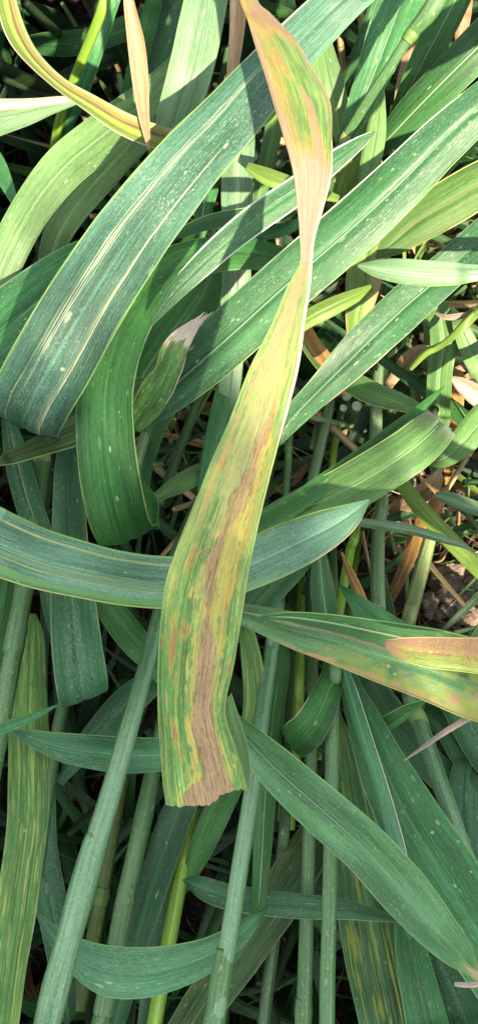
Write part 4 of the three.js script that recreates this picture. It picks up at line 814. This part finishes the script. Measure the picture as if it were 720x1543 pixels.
/* ------------------------------------------------------------------ lower half: blades */
leaf('dark frosted blade hanging beside the left stem, its end bent away squarely', M.blueDark, [
  [112, 640, 21.6, 34], [106, 690, 21.2, 40], [104, 760, 20.8, 48], [106, 830, 20.4, 56], [110, 900, 20.1, 66], [116, 970, 19.9, 74, -2], [122, 1025, 20.0, 78, -4], [126, 1048, 20.5, 76, -6], [126, 1050, 21.4, 70, -6], [122, 1030, 22.6, 60],
], { seg: 90, cup: 0.12, v0: 0.35, th: 0.0004, margins: [[-1, 'green', 0.13, 0.2, 0.85]] });
leaf('blue-green blade lying level behind the thick leaning stem, tip at left', M.blue, [
  [18, 1100, 21.2, 4], [50, 1112, 21.2, 24, 10], [95, 1126, 21.4, 42, 8], [150, 1134, 21.7, 50], [205, 1138, 22.0, 52], [260, 1136, 22.2, 48], [330, 1128, 22.6, 40],
], { cup: 0.12, v0: 0.0, margins: [[-1, 'green', 0.13]], rib: 'rib' });
leaf('slender blade tip pointing right from the left edge, in front of the left stem', M.blueB, [
  [-40, 1118, 19.0, 22], [0, 1100, 19.1, 20, 10], [45, 1082, 19.3, 14, 10], [88, 1062, 19.5, 2],
], { cup: 0.25, v0: 0.5 });
leaf('mottled yellow-green blade hanging down the left edge', M.mottle, [
  [50, 925, 23.0, 12], [48, 955, 22.7, 34], [46, 1010, 22.4, 46], [44, 1080, 22.0, 56], [44, 1160, 21.6, 60], [42, 1240, 21.2, 60], [32, 1320, 20.8, 60], [20, 1400, 20.4, 60], [8, 1480, 20.0, 58], [-2, 1570, 19.6, 54],
], { seg: 70, cup: 0.10, v0: 0.0, rip: 0.06, margins: [[1, 'green', 0.12]] });
leaf('curved speckled blade sweeping along the bottom like a smile, tip at left', M.blue, [
  [56, 1376, 22.0, 4, 20], [80, 1408, 21.8, 26, 30], [115, 1440, 21.5, 50, 20], [160, 1462, 21.2, 68, 10], [210, 1466, 21.0, 70, 6], [265, 1456, 20.9, 60, 6], [315, 1438, 20.8, 48, 10], [355, 1412, 20.8, 36, 20], [384, 1386, 20.9, 20, 30],
], { seg: 70, cup: 0.14, v0: 0.6, rib: 'rib', margins: [[-1, 'green', 0.14]] });
leaf('long blade slanting to the lower right corner with a bleached tip', slantLeaf, [
  [350, 1085, 21.0, 24, 10], [378, 1120, 20.4, 48, 8], [430, 1172, 19.8, 66, 4], [490, 1225, 19.3, 72], [550, 1280, 18.9, 76], [610, 1345, 18.6, 76], [655, 1398, 18.4, 64], [690, 1436, 18.3, 46], [712, 1462, 18.3, 22], [728, 1482, 18.4, 4],
], { seg: 80, across: 22, cup: 0.06, fold: 0.12, vFull: true, rib: 'rib', ribTo: 0.8, rip: 0.08, margins: [[-1, 'green', 0.13, 0, 0.85]] });
leaf('broad blue-green blade widening toward the lower right edge, pale strip on its left side', M.blueB, [
  [516, 990, 23.4, 14], [530, 1040, 22.8, 34], [560, 1115, 22.0, 62], [600, 1205, 21.2, 90], [645, 1285, 20.6, 106], [690, 1358, 20.2, 114], [750, 1450, 19.8, 118],
], { seg: 70, across: 22, cup: 0.06, fold: -0.14, v0: 0.8, rib: 'rib' });
leaf('slim folded blue-green blade leaning against the broad blade on the right', M.blue, [
  [514, 995, 22.6, 10], [530, 1050, 22.0, 20, 10], [552, 1120, 21.4, 22, 14], [576, 1195, 20.9, 22, 14], [596, 1270, 20.5, 24, 10], [606, 1320, 20.6, 22], [614, 1390, 21.0, 18],
], { cup: 0.2, fold: 0.2, v0: 0.1, margins: [[-1, 'white', 0.12]] });
leaf('curled hanging blade with a squared end between two upright stems', M.green, [
  [506, 985, 23.4, 22], [500, 1020, 22.6, 34], [488, 1058, 22.0, 46, -4], [468, 1094, 21.8, 54, -6], [450, 1112, 22.2, 56, -6], [438, 1120, 23.2, 50], [440, 1112, 24.4, 42],
], { cup: 0.12, v0: 0.55, rib: 'ribPale', margins: [[1, 'cream', 0.13, 0.1, 0.7]] });
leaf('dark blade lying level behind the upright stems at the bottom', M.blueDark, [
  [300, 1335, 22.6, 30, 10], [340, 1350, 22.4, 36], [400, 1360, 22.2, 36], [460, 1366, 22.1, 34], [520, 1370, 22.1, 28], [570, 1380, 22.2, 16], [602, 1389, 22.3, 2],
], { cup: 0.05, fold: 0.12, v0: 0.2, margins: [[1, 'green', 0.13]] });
leaf('dark blade streaked with broken yellow lines at the bottom, right of centre', M.mottleStripe, [
  [514, 1100, 25.6, 20], [520, 1160, 25.2, 56], [530, 1230, 24.6, 76], [542, 1310, 24.0, 86], [556, 1390, 23.5, 92], [572, 1470, 23.0, 94], [592, 1570, 22.4, 94],
], { seg: 60, cup: 0.12, v0: 0.0 });
leaf('olive mottled blade crossing diagonally behind the bottom stems', M.mottleDark, [
  [540, 1160, 26.4, 34], [505, 1220, 25.6, 56], [460, 1290, 24.9, 64], [410, 1370, 24.3, 68], [360, 1440, 23.8, 66], [310, 1510, 23.3, 62], [260, 1590, 22.8, 58],
], { seg: 60, cup: 0.12, v0: 0.3 });
leaf('blue-green blade end standing at the bottom edge near the lower right', M.blueB, [
  [612, 1360, 22.6, 24], [614, 1400, 22.2, 40], [624, 1460, 21.7, 54], [640, 1530, 21.2, 62], [656, 1600, 20.8, 64],
], { cup: 0.1, fold: 0.1, v0: 0.45 });
leaf('narrow green blade flanking the blue-green stem at centre bottom', M.green, [
  [424, 990, 24.4, 26], [414, 1060, 24.0, 32], [405, 1140, 23.4, 34], [398, 1220, 22.9, 32], [394, 1300, 22.4, 26], [388, 1370, 22.1, 20], [372, 1420, 22, 10],
], { cup: 0.25, v0: 0.75, rib: 'ribPale' });
leaf('green blade with a browned edge just right of the cut end', M.mottle, [
  [372, 950, 23.6, 22], [380, 1000, 23.2, 32], [384, 1055, 23.0, 36, 10], [376, 1105, 23.0, 30, 20], [366, 1150, 23.2, 20],
], { cup: 0.2, v0: 0.6, margins: [[-1, 'tan', 0.16, 0.3, 0.8]] });
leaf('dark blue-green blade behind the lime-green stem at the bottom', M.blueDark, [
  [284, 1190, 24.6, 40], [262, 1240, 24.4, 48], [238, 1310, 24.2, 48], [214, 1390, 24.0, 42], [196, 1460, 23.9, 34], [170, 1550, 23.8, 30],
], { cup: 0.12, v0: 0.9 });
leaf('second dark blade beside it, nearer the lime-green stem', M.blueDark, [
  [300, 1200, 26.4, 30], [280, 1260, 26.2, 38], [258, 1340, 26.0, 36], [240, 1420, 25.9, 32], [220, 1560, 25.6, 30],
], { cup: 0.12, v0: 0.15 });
leaf('green blade right of the lime-green stem, leaning to the upper right', M.green, [
  [360, 1150, 25.0, 36], [336, 1205, 24.7, 42], [310, 1262, 24.5, 38], [290, 1310, 24.5, 26], [272, 1350, 24.8, 10],
], { cup: 0.12, v0: 0.4 });
leaf('short blade tip pointing right above the pale jointed stem', M.green, [
  [570, 1096, 22.8, 20], [592, 1084, 22.5, 22, 10], [618, 1068, 22.4, 16], [644, 1054, 22.4, 2],
], { cup: 0.15, v0: 0.95, margins: [[-1, 'green', 0.13]] });
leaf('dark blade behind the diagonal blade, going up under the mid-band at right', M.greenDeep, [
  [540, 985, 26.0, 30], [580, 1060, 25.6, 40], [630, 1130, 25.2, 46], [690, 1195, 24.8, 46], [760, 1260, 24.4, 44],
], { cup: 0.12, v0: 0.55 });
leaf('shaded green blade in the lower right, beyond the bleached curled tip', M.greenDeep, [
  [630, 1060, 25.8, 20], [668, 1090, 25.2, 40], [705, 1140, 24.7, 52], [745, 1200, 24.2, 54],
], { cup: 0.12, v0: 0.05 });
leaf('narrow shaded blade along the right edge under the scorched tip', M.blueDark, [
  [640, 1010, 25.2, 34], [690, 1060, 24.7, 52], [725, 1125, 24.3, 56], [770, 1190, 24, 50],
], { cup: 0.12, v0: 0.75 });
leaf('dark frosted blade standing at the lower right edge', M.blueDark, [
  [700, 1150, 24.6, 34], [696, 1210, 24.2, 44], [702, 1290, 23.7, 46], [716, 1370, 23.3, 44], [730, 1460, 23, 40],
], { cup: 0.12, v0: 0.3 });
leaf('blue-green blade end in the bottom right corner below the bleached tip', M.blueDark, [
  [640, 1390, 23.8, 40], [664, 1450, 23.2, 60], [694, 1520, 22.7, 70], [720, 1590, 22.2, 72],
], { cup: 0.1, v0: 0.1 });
leaf('bleached thin fragment lying at the lower right corner', M.dryPale, [
  [684, 1483, 19.0, 6], [704, 1484, 18.95, 8, 10], [740, 1482, 18.9, 8],
], { name: 'dry_leaf', cat: 'dry leaf', cup: 0.4, v0: 0.6 });
leaf('shaded blade crossing behind the hanging square-ended blade to the right', M.blueDark, [
  [262, 1002, 24.6, 26], [225, 1030, 24.3, 42], [185, 1066, 24.0, 48], [150, 1104, 23.8, 44], [118, 1140, 23.9, 30], [90, 1180, 24.4, 12],
], { cup: 0.1, v0: 0.5 });
leaf('shaded blade slanting between the middle band and the thick leaning stem', M.green, [
  [140, 880, 23.8, 24], [168, 920, 23.4, 40], [200, 962, 23.4, 44], [236, 1004, 23.6, 36], [262, 1040, 24, 20],
], { cup: 0.12, v0: 0.8 });
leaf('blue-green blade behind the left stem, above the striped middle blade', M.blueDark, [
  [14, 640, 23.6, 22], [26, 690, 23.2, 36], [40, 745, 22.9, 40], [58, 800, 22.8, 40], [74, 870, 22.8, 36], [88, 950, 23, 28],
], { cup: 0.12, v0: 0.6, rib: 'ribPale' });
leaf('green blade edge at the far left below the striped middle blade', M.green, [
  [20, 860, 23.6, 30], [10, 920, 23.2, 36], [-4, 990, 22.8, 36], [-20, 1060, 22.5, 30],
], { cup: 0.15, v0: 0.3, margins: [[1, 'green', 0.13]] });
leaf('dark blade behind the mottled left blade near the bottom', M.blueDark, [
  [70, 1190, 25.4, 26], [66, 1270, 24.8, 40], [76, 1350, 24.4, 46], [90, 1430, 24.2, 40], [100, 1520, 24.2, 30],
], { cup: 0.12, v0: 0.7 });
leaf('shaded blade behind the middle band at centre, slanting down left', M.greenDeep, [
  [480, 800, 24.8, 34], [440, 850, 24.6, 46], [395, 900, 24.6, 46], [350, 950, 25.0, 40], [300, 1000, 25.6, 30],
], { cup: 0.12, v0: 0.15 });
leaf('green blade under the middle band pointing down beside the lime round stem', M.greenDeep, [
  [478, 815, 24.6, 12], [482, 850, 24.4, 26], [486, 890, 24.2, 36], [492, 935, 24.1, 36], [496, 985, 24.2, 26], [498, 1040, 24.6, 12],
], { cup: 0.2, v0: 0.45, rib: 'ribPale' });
leaf('speckled blue-green blade running beneath the green tan-margined blade', M.blueB, [
  [530, 900, 23.4, 20], [560, 930, 23.2, 38], [600, 955, 23.0, 40], [650, 978, 22.9, 36], [720, 1000, 23, 26],
], { cup: 0.12, v0: 0.25 });
leaf('green leaf base wrapped in the dim gap below the torn blade', M.green, [
  [300, 560, 26.6, 24], [268, 590, 26.2, 30], [236, 640, 26.0, 32], [218, 700, 26.2, 28], [212, 760, 26.8, 20],
], { cup: 0.3, v0: 0.2 });
leaf('thin blue-green blade just left of the diseased blade in the gap', M.blueB, [
  [356, 500, 25.0, 16], [340, 580, 24.8, 26], [326, 640, 24.8, 26], [312, 700, 25.0, 20], [300, 740, 25.4, 8],
], { cup: 0.15, fold: 0.15, v0: 0.5 });
leaf('green blade slanting in the dim gap beside the diseased blade, yellow at its end', frontTip, [
  [330, 700, 25.6, 26], [296, 716, 25.4, 30], [262, 734, 25.4, 26], [232, 752, 25.6, 12], [222, 758, 25.8, 4],
], { cup: 0.2, vFull: true });

/* ------------------------------------------------------------------ insect on the arching blade */
{
  const c = at(268, 397, 20.05), n = CAM.clone().sub(c).normalize(), ax = at(276, 393, 20.05).sub(c).normalize(), sd = new THREE.Vector3().crossVectors(n, ax).normalize();
  const t = thing('insect', 'tiny dark brown fly resting on the arching green blade', 'insect', c);
  const dark = plain(0.025, 0.018, 0.012, 0.4), amber = plain(0.24, 0.12, 0.03, 0.4);
  const basis = new THREE.Matrix4().makeBasis(ax, sd, n);
  const ell = (x, y, z, rx, ry, rz) => new THREE.SphereGeometry(1, 14, 10).scale(rx, ry, rz).translate(x, y, z).applyMatrix4(basis);
  mesh('abdomen', ell(-0.0005, 0, 0.0003, 0.0008, 0.00042, 0.00038), amber, t);
  mesh('thorax', ell(0.00035, 0, 0.00035, 0.00048, 0.0004, 0.0004), dark, t);
  mesh('head', ell(0.00088, 0, 0.0003, 0.00026, 0.00032, 0.00026), dark, t);
  for (const s of [-1, 1]) {
    mesh('wing', ell(-0.0006, s * 0.0004, 0.00068, 0.0009, 0.0003, 0.00003), plain(0.18, 0.16, 0.12, 0.3), t);
    for (const k of [-1, 0, 1]) mesh('leg', new THREE.TubeGeometry(new THREE.QuadraticBezierCurve3(new THREE.Vector3(0.0003 + k * 0.0002, s * 0.0002, 0.0002), new THREE.Vector3(0.0003 + k * 0.0006, s * 0.0008, 0.0006), new THREE.Vector3(0.0003 + k * 0.0008, s * 0.0011, -0.0001)), 8, 0.00005, 5).applyMatrix4(basis), dark, t);
  }
}

/* ------------------------------------------------------------------ clods and litter on the soil */
function clodGeo(r, seed, sub = 20, sharp = 0.3) {
  const g = mergeVertices(new THREE.SphereGeometry(1, sub * 2, sub).deleteAttribute('uv').deleteAttribute('normal')), p = g.attributes.position;
  const R = rng(seed), facets = Array.from({ length: 16 }, () => [new THREE.Vector3(R() - 0.5, R() - 0.5, R() - 0.5).normalize(), 0.62 + 0.3 * R()]);
  for (let i = 0; i < p.count; i++) {
    const v = new THREE.Vector3().fromBufferAttribute(p, i).normalize(); let k = 1;
    for (const [n, d] of facets) { const q = v.dot(n); if (q > d) k = Math.min(k, d / q); }
    k *= 1 + sharp * 0.5 * (vn(v.x * 4 + 20 + seed, v.y * 4 + v.z * 5 + 30, 100000, seed) - 0.5) + sharp * 0.3 * (vn(v.x * 11 + 40, v.y * 11 + v.z * 13 + 60, 100000, seed + 1) - 0.5);
    p.setXYZ(i, v.x * r * k, v.y * r * k * 0.8, v.z * r * k);
  }
  const uv = []; for (let i = 0; i < p.count; i++) uv.push(p.getX(i) / 0.05, p.getZ(i) / 0.05 + p.getY(i) / 0.05);
  g.setAttribute('uv', new THREE.Float32BufferAttribute(uv, 2)); g.computeVertexNormals(); return g;
}
const clodTex = dataTex(256, 256, (u, v, c) => { const k = 0.5 + 0.5 * vn(u * 9, v * 9, 9, 831) + 0.5 * (vn(u * 50, v * 50, 50, 832) - 0.5); c[0] = 0.32 * k; c[1] = 0.245 * k; c[2] = 0.20 * k; });
clodTex.wrapS = THREE.RepeatWrapping;
const clodMat = new THREE.MeshStandardMaterial({ map: clodTex, bumpMap: gBump, bumpScale: 0.0012, roughness: 0.95 });
{
  const o = onGround(682, 888, 1.1), t = thing('soil_clod', 'large grey-brown crumbly clod of soil beside the streaked stem', 'soil clod', o);
  const R = rng(55);
  const main = clodGeo(0.0135, 61, 30, 0.6); mesh('clod_body', main, clodMat, t);
  for (let k = 0; k < 16; k++) { const a = R() * 6.28, q = 0.004 + R() * 0.010; mesh('crumb', clodGeo(0.0025 + R() * 0.0035, 70 + k, 10, 0.6).translate(Math.cos(a) * q, 0.0105 - q * 0.55 + R() * 0.002, Math.sin(a) * q), clodMat, t); }
}
for (const [x, y, r, l] of [[665, 775, 0.5, 'small pinkish clod above the large crumbly one'], [594, 778, 0.55, 'small pale clod beside the spoon-shaped dead blade'], [626, 714, 0.4, 'pale pebble-like clod right below the bending blade'], [690, 690, 0.4, 'small pale clod near the short curved blade at the right'], [612, 858, 0.6, 'dark lump of soil behind the curved dead blade'], [712, 930, 0.8, 'dark lump of soil at the right edge below the large clod']])
  { const t = thing('soil_clod', l, 'soil clod', onGround(x, y, r * 0.35)); mesh('clod_body', clodGeo(r / 100, Math.round(x + y), 16, 0.5), clodMat, t); }

// straws that can be told apart
for (const [l, m, a, b, w, h] of [
  ['tan straw lying slanted on the litter below the level mint blade', ST.straw, [560, 520], [650, 430], 12, 1.6],
  ['brown straw parallel to the slanted tan one, nearer the soil', ST.straw, [575, 545], [640, 485], 9, 0.9],
  ['thick tan straw standing out of the litter with a frayed pale end', ST.straw, [622, 590], [636, 548], 9, 1.8],
  ['light straw crossing the soil in front of the large clod', ST.straw, [655, 868], [712, 852], 15, 1.6],
  ['short straw leaning on the streaked stem above the clod', ST.straw, [650, 848], [676, 822], 9, 1.6],
  ['curled straw right of the lime slanting blade', ST.straw, [684, 812], [690, 770], 13, 1.4],
  ['straw on the dark soil left of the curved dead blade', ST.straw, [548, 815], [600, 850], 9, 1.0],
  ['orange-brown straw loop in the gap beside the diseased blade', ST.straw, [480, 640], [452, 585], 8, 1.8],
  ['brown straw behind the lime stem in the central gap', ST.straw, [482, 690], [500, 640], 8, 1.4],
  ['long reddish straw in the gap left of the diseased blade', ST.straw, [232, 700], [285, 630], 10, 2.2],
  ['second straw in that left gap, arched', ST.straw, [250, 640], [300, 655], 8, 3.0],
  ['pale straw end under the dark gap at the upper left', ST.straw, [60, 430], [95, 380], 10, 2.0],
  ['brown straw in the dark gap at the upper centre', ST.straw, [275, 360], [318, 372], 9, 2.4],
  ['reddish straw near the left edge above the striped middle blade', ST.straw, [-10, 745], [40, 775], 14, 3.0],
]) {
  const A = onGround(...a, h), B = onGround(...b, h * 0.5), C = A.clone().lerp(B, 0.5).add(new THREE.Vector3(0, 0.003, 0.002));
  const r = w / 2 / FPX * A.distanceTo(CAM);
  const t = thing('straw', l, 'straw', A);
  mesh('stalk', local(tube([A, C, B], [r, r, r * 0.8], 10, 20, 0.55), A), m, t);
}
/* stuff: crumbs, chaff, undergrowth in the dark gaps, and the field around */
function scatter(name, label, category, geo, mat, n, seed, put) {
  const m = new THREE.InstancedMesh(geo, mat, n), R = rng(seed), d = new THREE.Object3D(), col = new THREE.Color();
  for (let i = 0; i < n; i++) { d.scale.setScalar(1); d.rotation.set(0, 0, 0); put(d, R, col, i); d.updateMatrix(); m.setMatrixAt(i, d.matrix); m.setColorAt(i, col); }
  m.castShadow = m.receiveShadow = true; return stuff(m, name, label, category);
}
scatter('soil_crumbs', 'fine crumbs of soil strewn over the ground between the stems', 'soil', clodGeo(1, 90, 6, 0.6), clodMat, 2600, 91, (d, R, col) => {
  d.position.set((R() - 0.5) * 0.6, 0.001, (R() - 0.4) * 0.7); d.rotation.set(R() * 6, R() * 6, R() * 6); d.scale.setScalar(0.0008 + 0.004 * Math.pow(R(), 4)); col.setRGB(0.4 + 0.5 * R(), 0.4 + 0.45 * R(), 0.4 + 0.4 * R());
});
const chaff = (() => { const g = tube([new THREE.Vector3(-1, 0, 0), new THREE.Vector3(-0.3, 0.10, 0.05), new THREE.Vector3(0.4, 0.08, -0.06), new THREE.Vector3(1, 0, 0.04)], [0.05, 0.075, 0.07, 0.03], 6, 8, 0.35); return g; })();
scatter('straw_litter', 'tangle of dead tan leaf scraps and straw covering the soil', 'straw litter', chaff, ST.straw, 3600, 92, (d, R, col) => {
  d.position.set((R() - 0.5) * 0.6, 0.003 + 0.016 * R() * R(), (R() - 0.45) * 0.7); d.rotation.set((R() - 0.5) * 0.7, R() * 6.28, (R() - 0.5) * 0.7); const s = 0.006 + 0.022 * R() * R(); d.scale.set(s, s * 0.8, s * (0.6 + 0.8 * R())); const k = 0.3 + 0.9 * R(); col.setRGB(k, k * (0.80 + 0.15 * R()), k * (0.6 + 0.3 * R()));
});
// a loose blade in its own frame: root at the origin, rising along y and drooping along x
function looseBlade(h, droop, w, seed, twist = 0.6, up = 1) {
  const n = 14, K = 6, pos = [], uv = [], idx = [], R = rng(seed), lean = (0.05 + 0.16 * R()) * up;
  for (let i = 0; i <= n; i++) {
    const t = i / n, x = h * (lean * t + droop * t * t * t), y = h * (t - droop * 0.75 * t * t * t), ww = w * Math.min(1, 0.35 + t * 3) * Math.pow(1 - Math.pow(t, 3), 0.8) + 0.0001, a = twist * t;
    for (let k = 0; k <= K; k++) { const s = k / K * 2 - 1; pos.push(x - s * ww * Math.sin(a) * 0.6 - Math.abs(s) * ww * 0.25, y + Math.abs(s) * ww * 0.25, s * ww * Math.cos(a)); uv.push(k / K, t * h / TEXLEN); }
  }
  for (let i = 0; i < n; i++) for (let k = 0; k < K; k++) { const a = i * (K + 1) + k, b = a + 1, c = a + K + 1, d = c + 1; idx.push(a, b, c, b, d, c); }
  const g = new THREE.BufferGeometry(); g.setAttribute('position', new THREE.Float32BufferAttribute(pos, 3)); g.setAttribute('uv', new THREE.Float32BufferAttribute(uv, 2)); g.setIndex(idx); g.computeVertexNormals(); return g;
}
const CLOD = onGround(684, 885), bare = (x, z) => Math.hypot(x - CLOD.x, z - CLOD.z) < 0.046;
// slender stalks and thin grassy blades crowding the sunny opening on the right
[[ST.pale, 130, 1], [ST.green, 110, 2], [ST.lime, 50, 3], [ST.straw, 150, 4], [M.fresh, 160, 5], [M.lime, 90, 6], [M.dry, 120, 7]].forEach(([mat, n, s]) => {
  const geo = s < 5 ? tube([new THREE.Vector3(0, 0, 0), new THREE.Vector3(0.006, 0.05, 0.004), new THREE.Vector3(0.02, 0.11, 0)], [0.0016, 0.0015, 0.0009], 8, 10) : looseBlade(0.11, 0.5, 0.0028, 50 + s, 1.4, 1.6);
  scatter('wheat_undergrowth', ['', 'slender pale stalks crowding the sunny opening', 'slender green stalks crowding the sunny opening', 'thin lime stalks in the sunny opening', 'thin dead stalks leaning in the sunny opening', 'small fresh blades low in the sunny opening', 'small lime blades low in the sunny opening', 'small withered tan blades low in the sunny opening'][s], 'undergrowth', geo, mat, n, 400 + s, (d, R, col) => {
    const left = R() < 0.4;
    let x, z; do { x = left ? -0.085 + 0.07 * R() : 0.0 + 0.13 * R(); z = left ? -0.10 + 0.15 * R() : -0.17 + 0.30 * R(); } while (bare(x, z));
    d.position.set(x, -0.001, z); d.rotation.set((R() - 0.5) * 0.9, R() * 6.28, (R() - 0.5) * 0.9); const k = 0.5 + 0.7 * R(); d.scale.set(k, k * (0.6 + 0.5 * R()), k); const c = 0.95 + 0.5 * R(); col.setRGB(c, c, c);
  });
});
const inFrame = (x, z) => x > -0.150 && x < 0.10 && z > -0.19 && z < 0.33;
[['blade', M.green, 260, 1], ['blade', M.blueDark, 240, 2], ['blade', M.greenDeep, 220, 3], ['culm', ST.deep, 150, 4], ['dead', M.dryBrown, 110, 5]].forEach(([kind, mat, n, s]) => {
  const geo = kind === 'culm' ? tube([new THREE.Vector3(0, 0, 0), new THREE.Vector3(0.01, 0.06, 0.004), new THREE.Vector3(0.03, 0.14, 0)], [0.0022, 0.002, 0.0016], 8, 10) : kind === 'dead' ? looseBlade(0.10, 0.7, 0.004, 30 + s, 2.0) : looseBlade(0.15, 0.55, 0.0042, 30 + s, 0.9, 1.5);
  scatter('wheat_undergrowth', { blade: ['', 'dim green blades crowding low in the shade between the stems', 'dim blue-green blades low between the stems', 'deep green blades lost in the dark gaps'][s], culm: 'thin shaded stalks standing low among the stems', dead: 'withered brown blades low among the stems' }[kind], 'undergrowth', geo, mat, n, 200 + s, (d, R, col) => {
    let x, z, tries = 0;
    do { x = -0.20 + R() * 0.36; z = -0.24 + R() * 0.64; tries++; } while (tries < 20 && (bare(x, z) || ((x > 0.0 && x < 0.10 && z > -0.10 && z < 0.10) ? R() < 0.85 : false)));
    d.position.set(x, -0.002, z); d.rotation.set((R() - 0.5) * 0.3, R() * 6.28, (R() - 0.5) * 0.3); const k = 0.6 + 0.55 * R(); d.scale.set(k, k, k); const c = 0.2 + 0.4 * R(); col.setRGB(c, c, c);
  });
});
const clump = (seed, tall, up = 1, w = 0.0075) => { const R = rng(seed), gs = []; for (let k = 0; k < 9; k++) { const g = looseBlade(tall * (0.75 + 0.35 * R()), (0.12 + 0.3 * R()) * up, w, seed + k, 1.2 * (R() - 0.5), up); g.rotateY(R() * 6.28); g.translate((R() - 0.5) * 0.03, 0, (R() - 0.5) * 0.03); gs.push(g); } return mergeGeometries(gs); };
// does a plant of that reach and height stay clear of the space between the photographer and the patch?
const probe = new THREE.Vector3();
camera.updateProjectionMatrix();
const clear = (x, z, h, reach) => {
  for (let k = 0; k <= 6; k++) for (let a = 0; a < 10; a++) {
    const t = k / 6, r = 0.02 + reach * t;
    probe.set(x + Math.cos(a * 0.628) * r, h * t, z + Math.sin(a * 0.628) * r);
    if (probe.y > CAM.y - 0.02) { if (Math.hypot(probe.x, probe.z) < 0.1) return false; continue; }
    probe.project(camera);
    if (Math.abs(probe.x) < 1.0 && Math.abs(probe.y) < 1.0) return false;
  }
  return true;
};
scatter('wheat_field', 'green wheat crowding all round the patch', 'wheat', clump(300, 0.30), M.green, 5200, 301, (d, R, col) => {
  let x, z, s; do { const a = R() * 6.28, r = 0.15 + 5.5 * Math.pow(R(), 1.6); x = Math.cos(a) * r; z = Math.sin(a) * r + 0.05; s = 0.75 + 0.4 * R(); } while (!clear(x, z, 0.30 * s, 0.14 * s) || (x > 0.05 && x < 0.30 && z > -0.3 && z < 0.30));
  d.position.set(x, 0, z); d.rotation.y = R() * 6.28; d.scale.setScalar(s); const c = 0.8 + 0.4 * R(); col.setRGB(c, c, c * 0.95);
});
// a taller stand on the sunny side, outside the frame: it keeps the lower part of the patch in shade
scatter('tall_wheat', 'taller wheat standing beyond the lower right, shading the patch', 'wheat', clump(320, 1.15, 0.12, 0.010), M.blueB, 520, 321, (d, R, col) => {
  const z = 0.35 + 0.26 * R(), x = mix(0.03, z / 1.5 - 0.065, R()), h = Math.min(1.25, 0.22 + (z + 0.03) / 0.47);
  d.position.set(x, 0, z); d.rotation.y = R() * 6.28; d.scale.set(1, h / 1.265, 1); col.setRGB(0.9, 0.9, 0.9);
});

renderer.render(scene, camera);
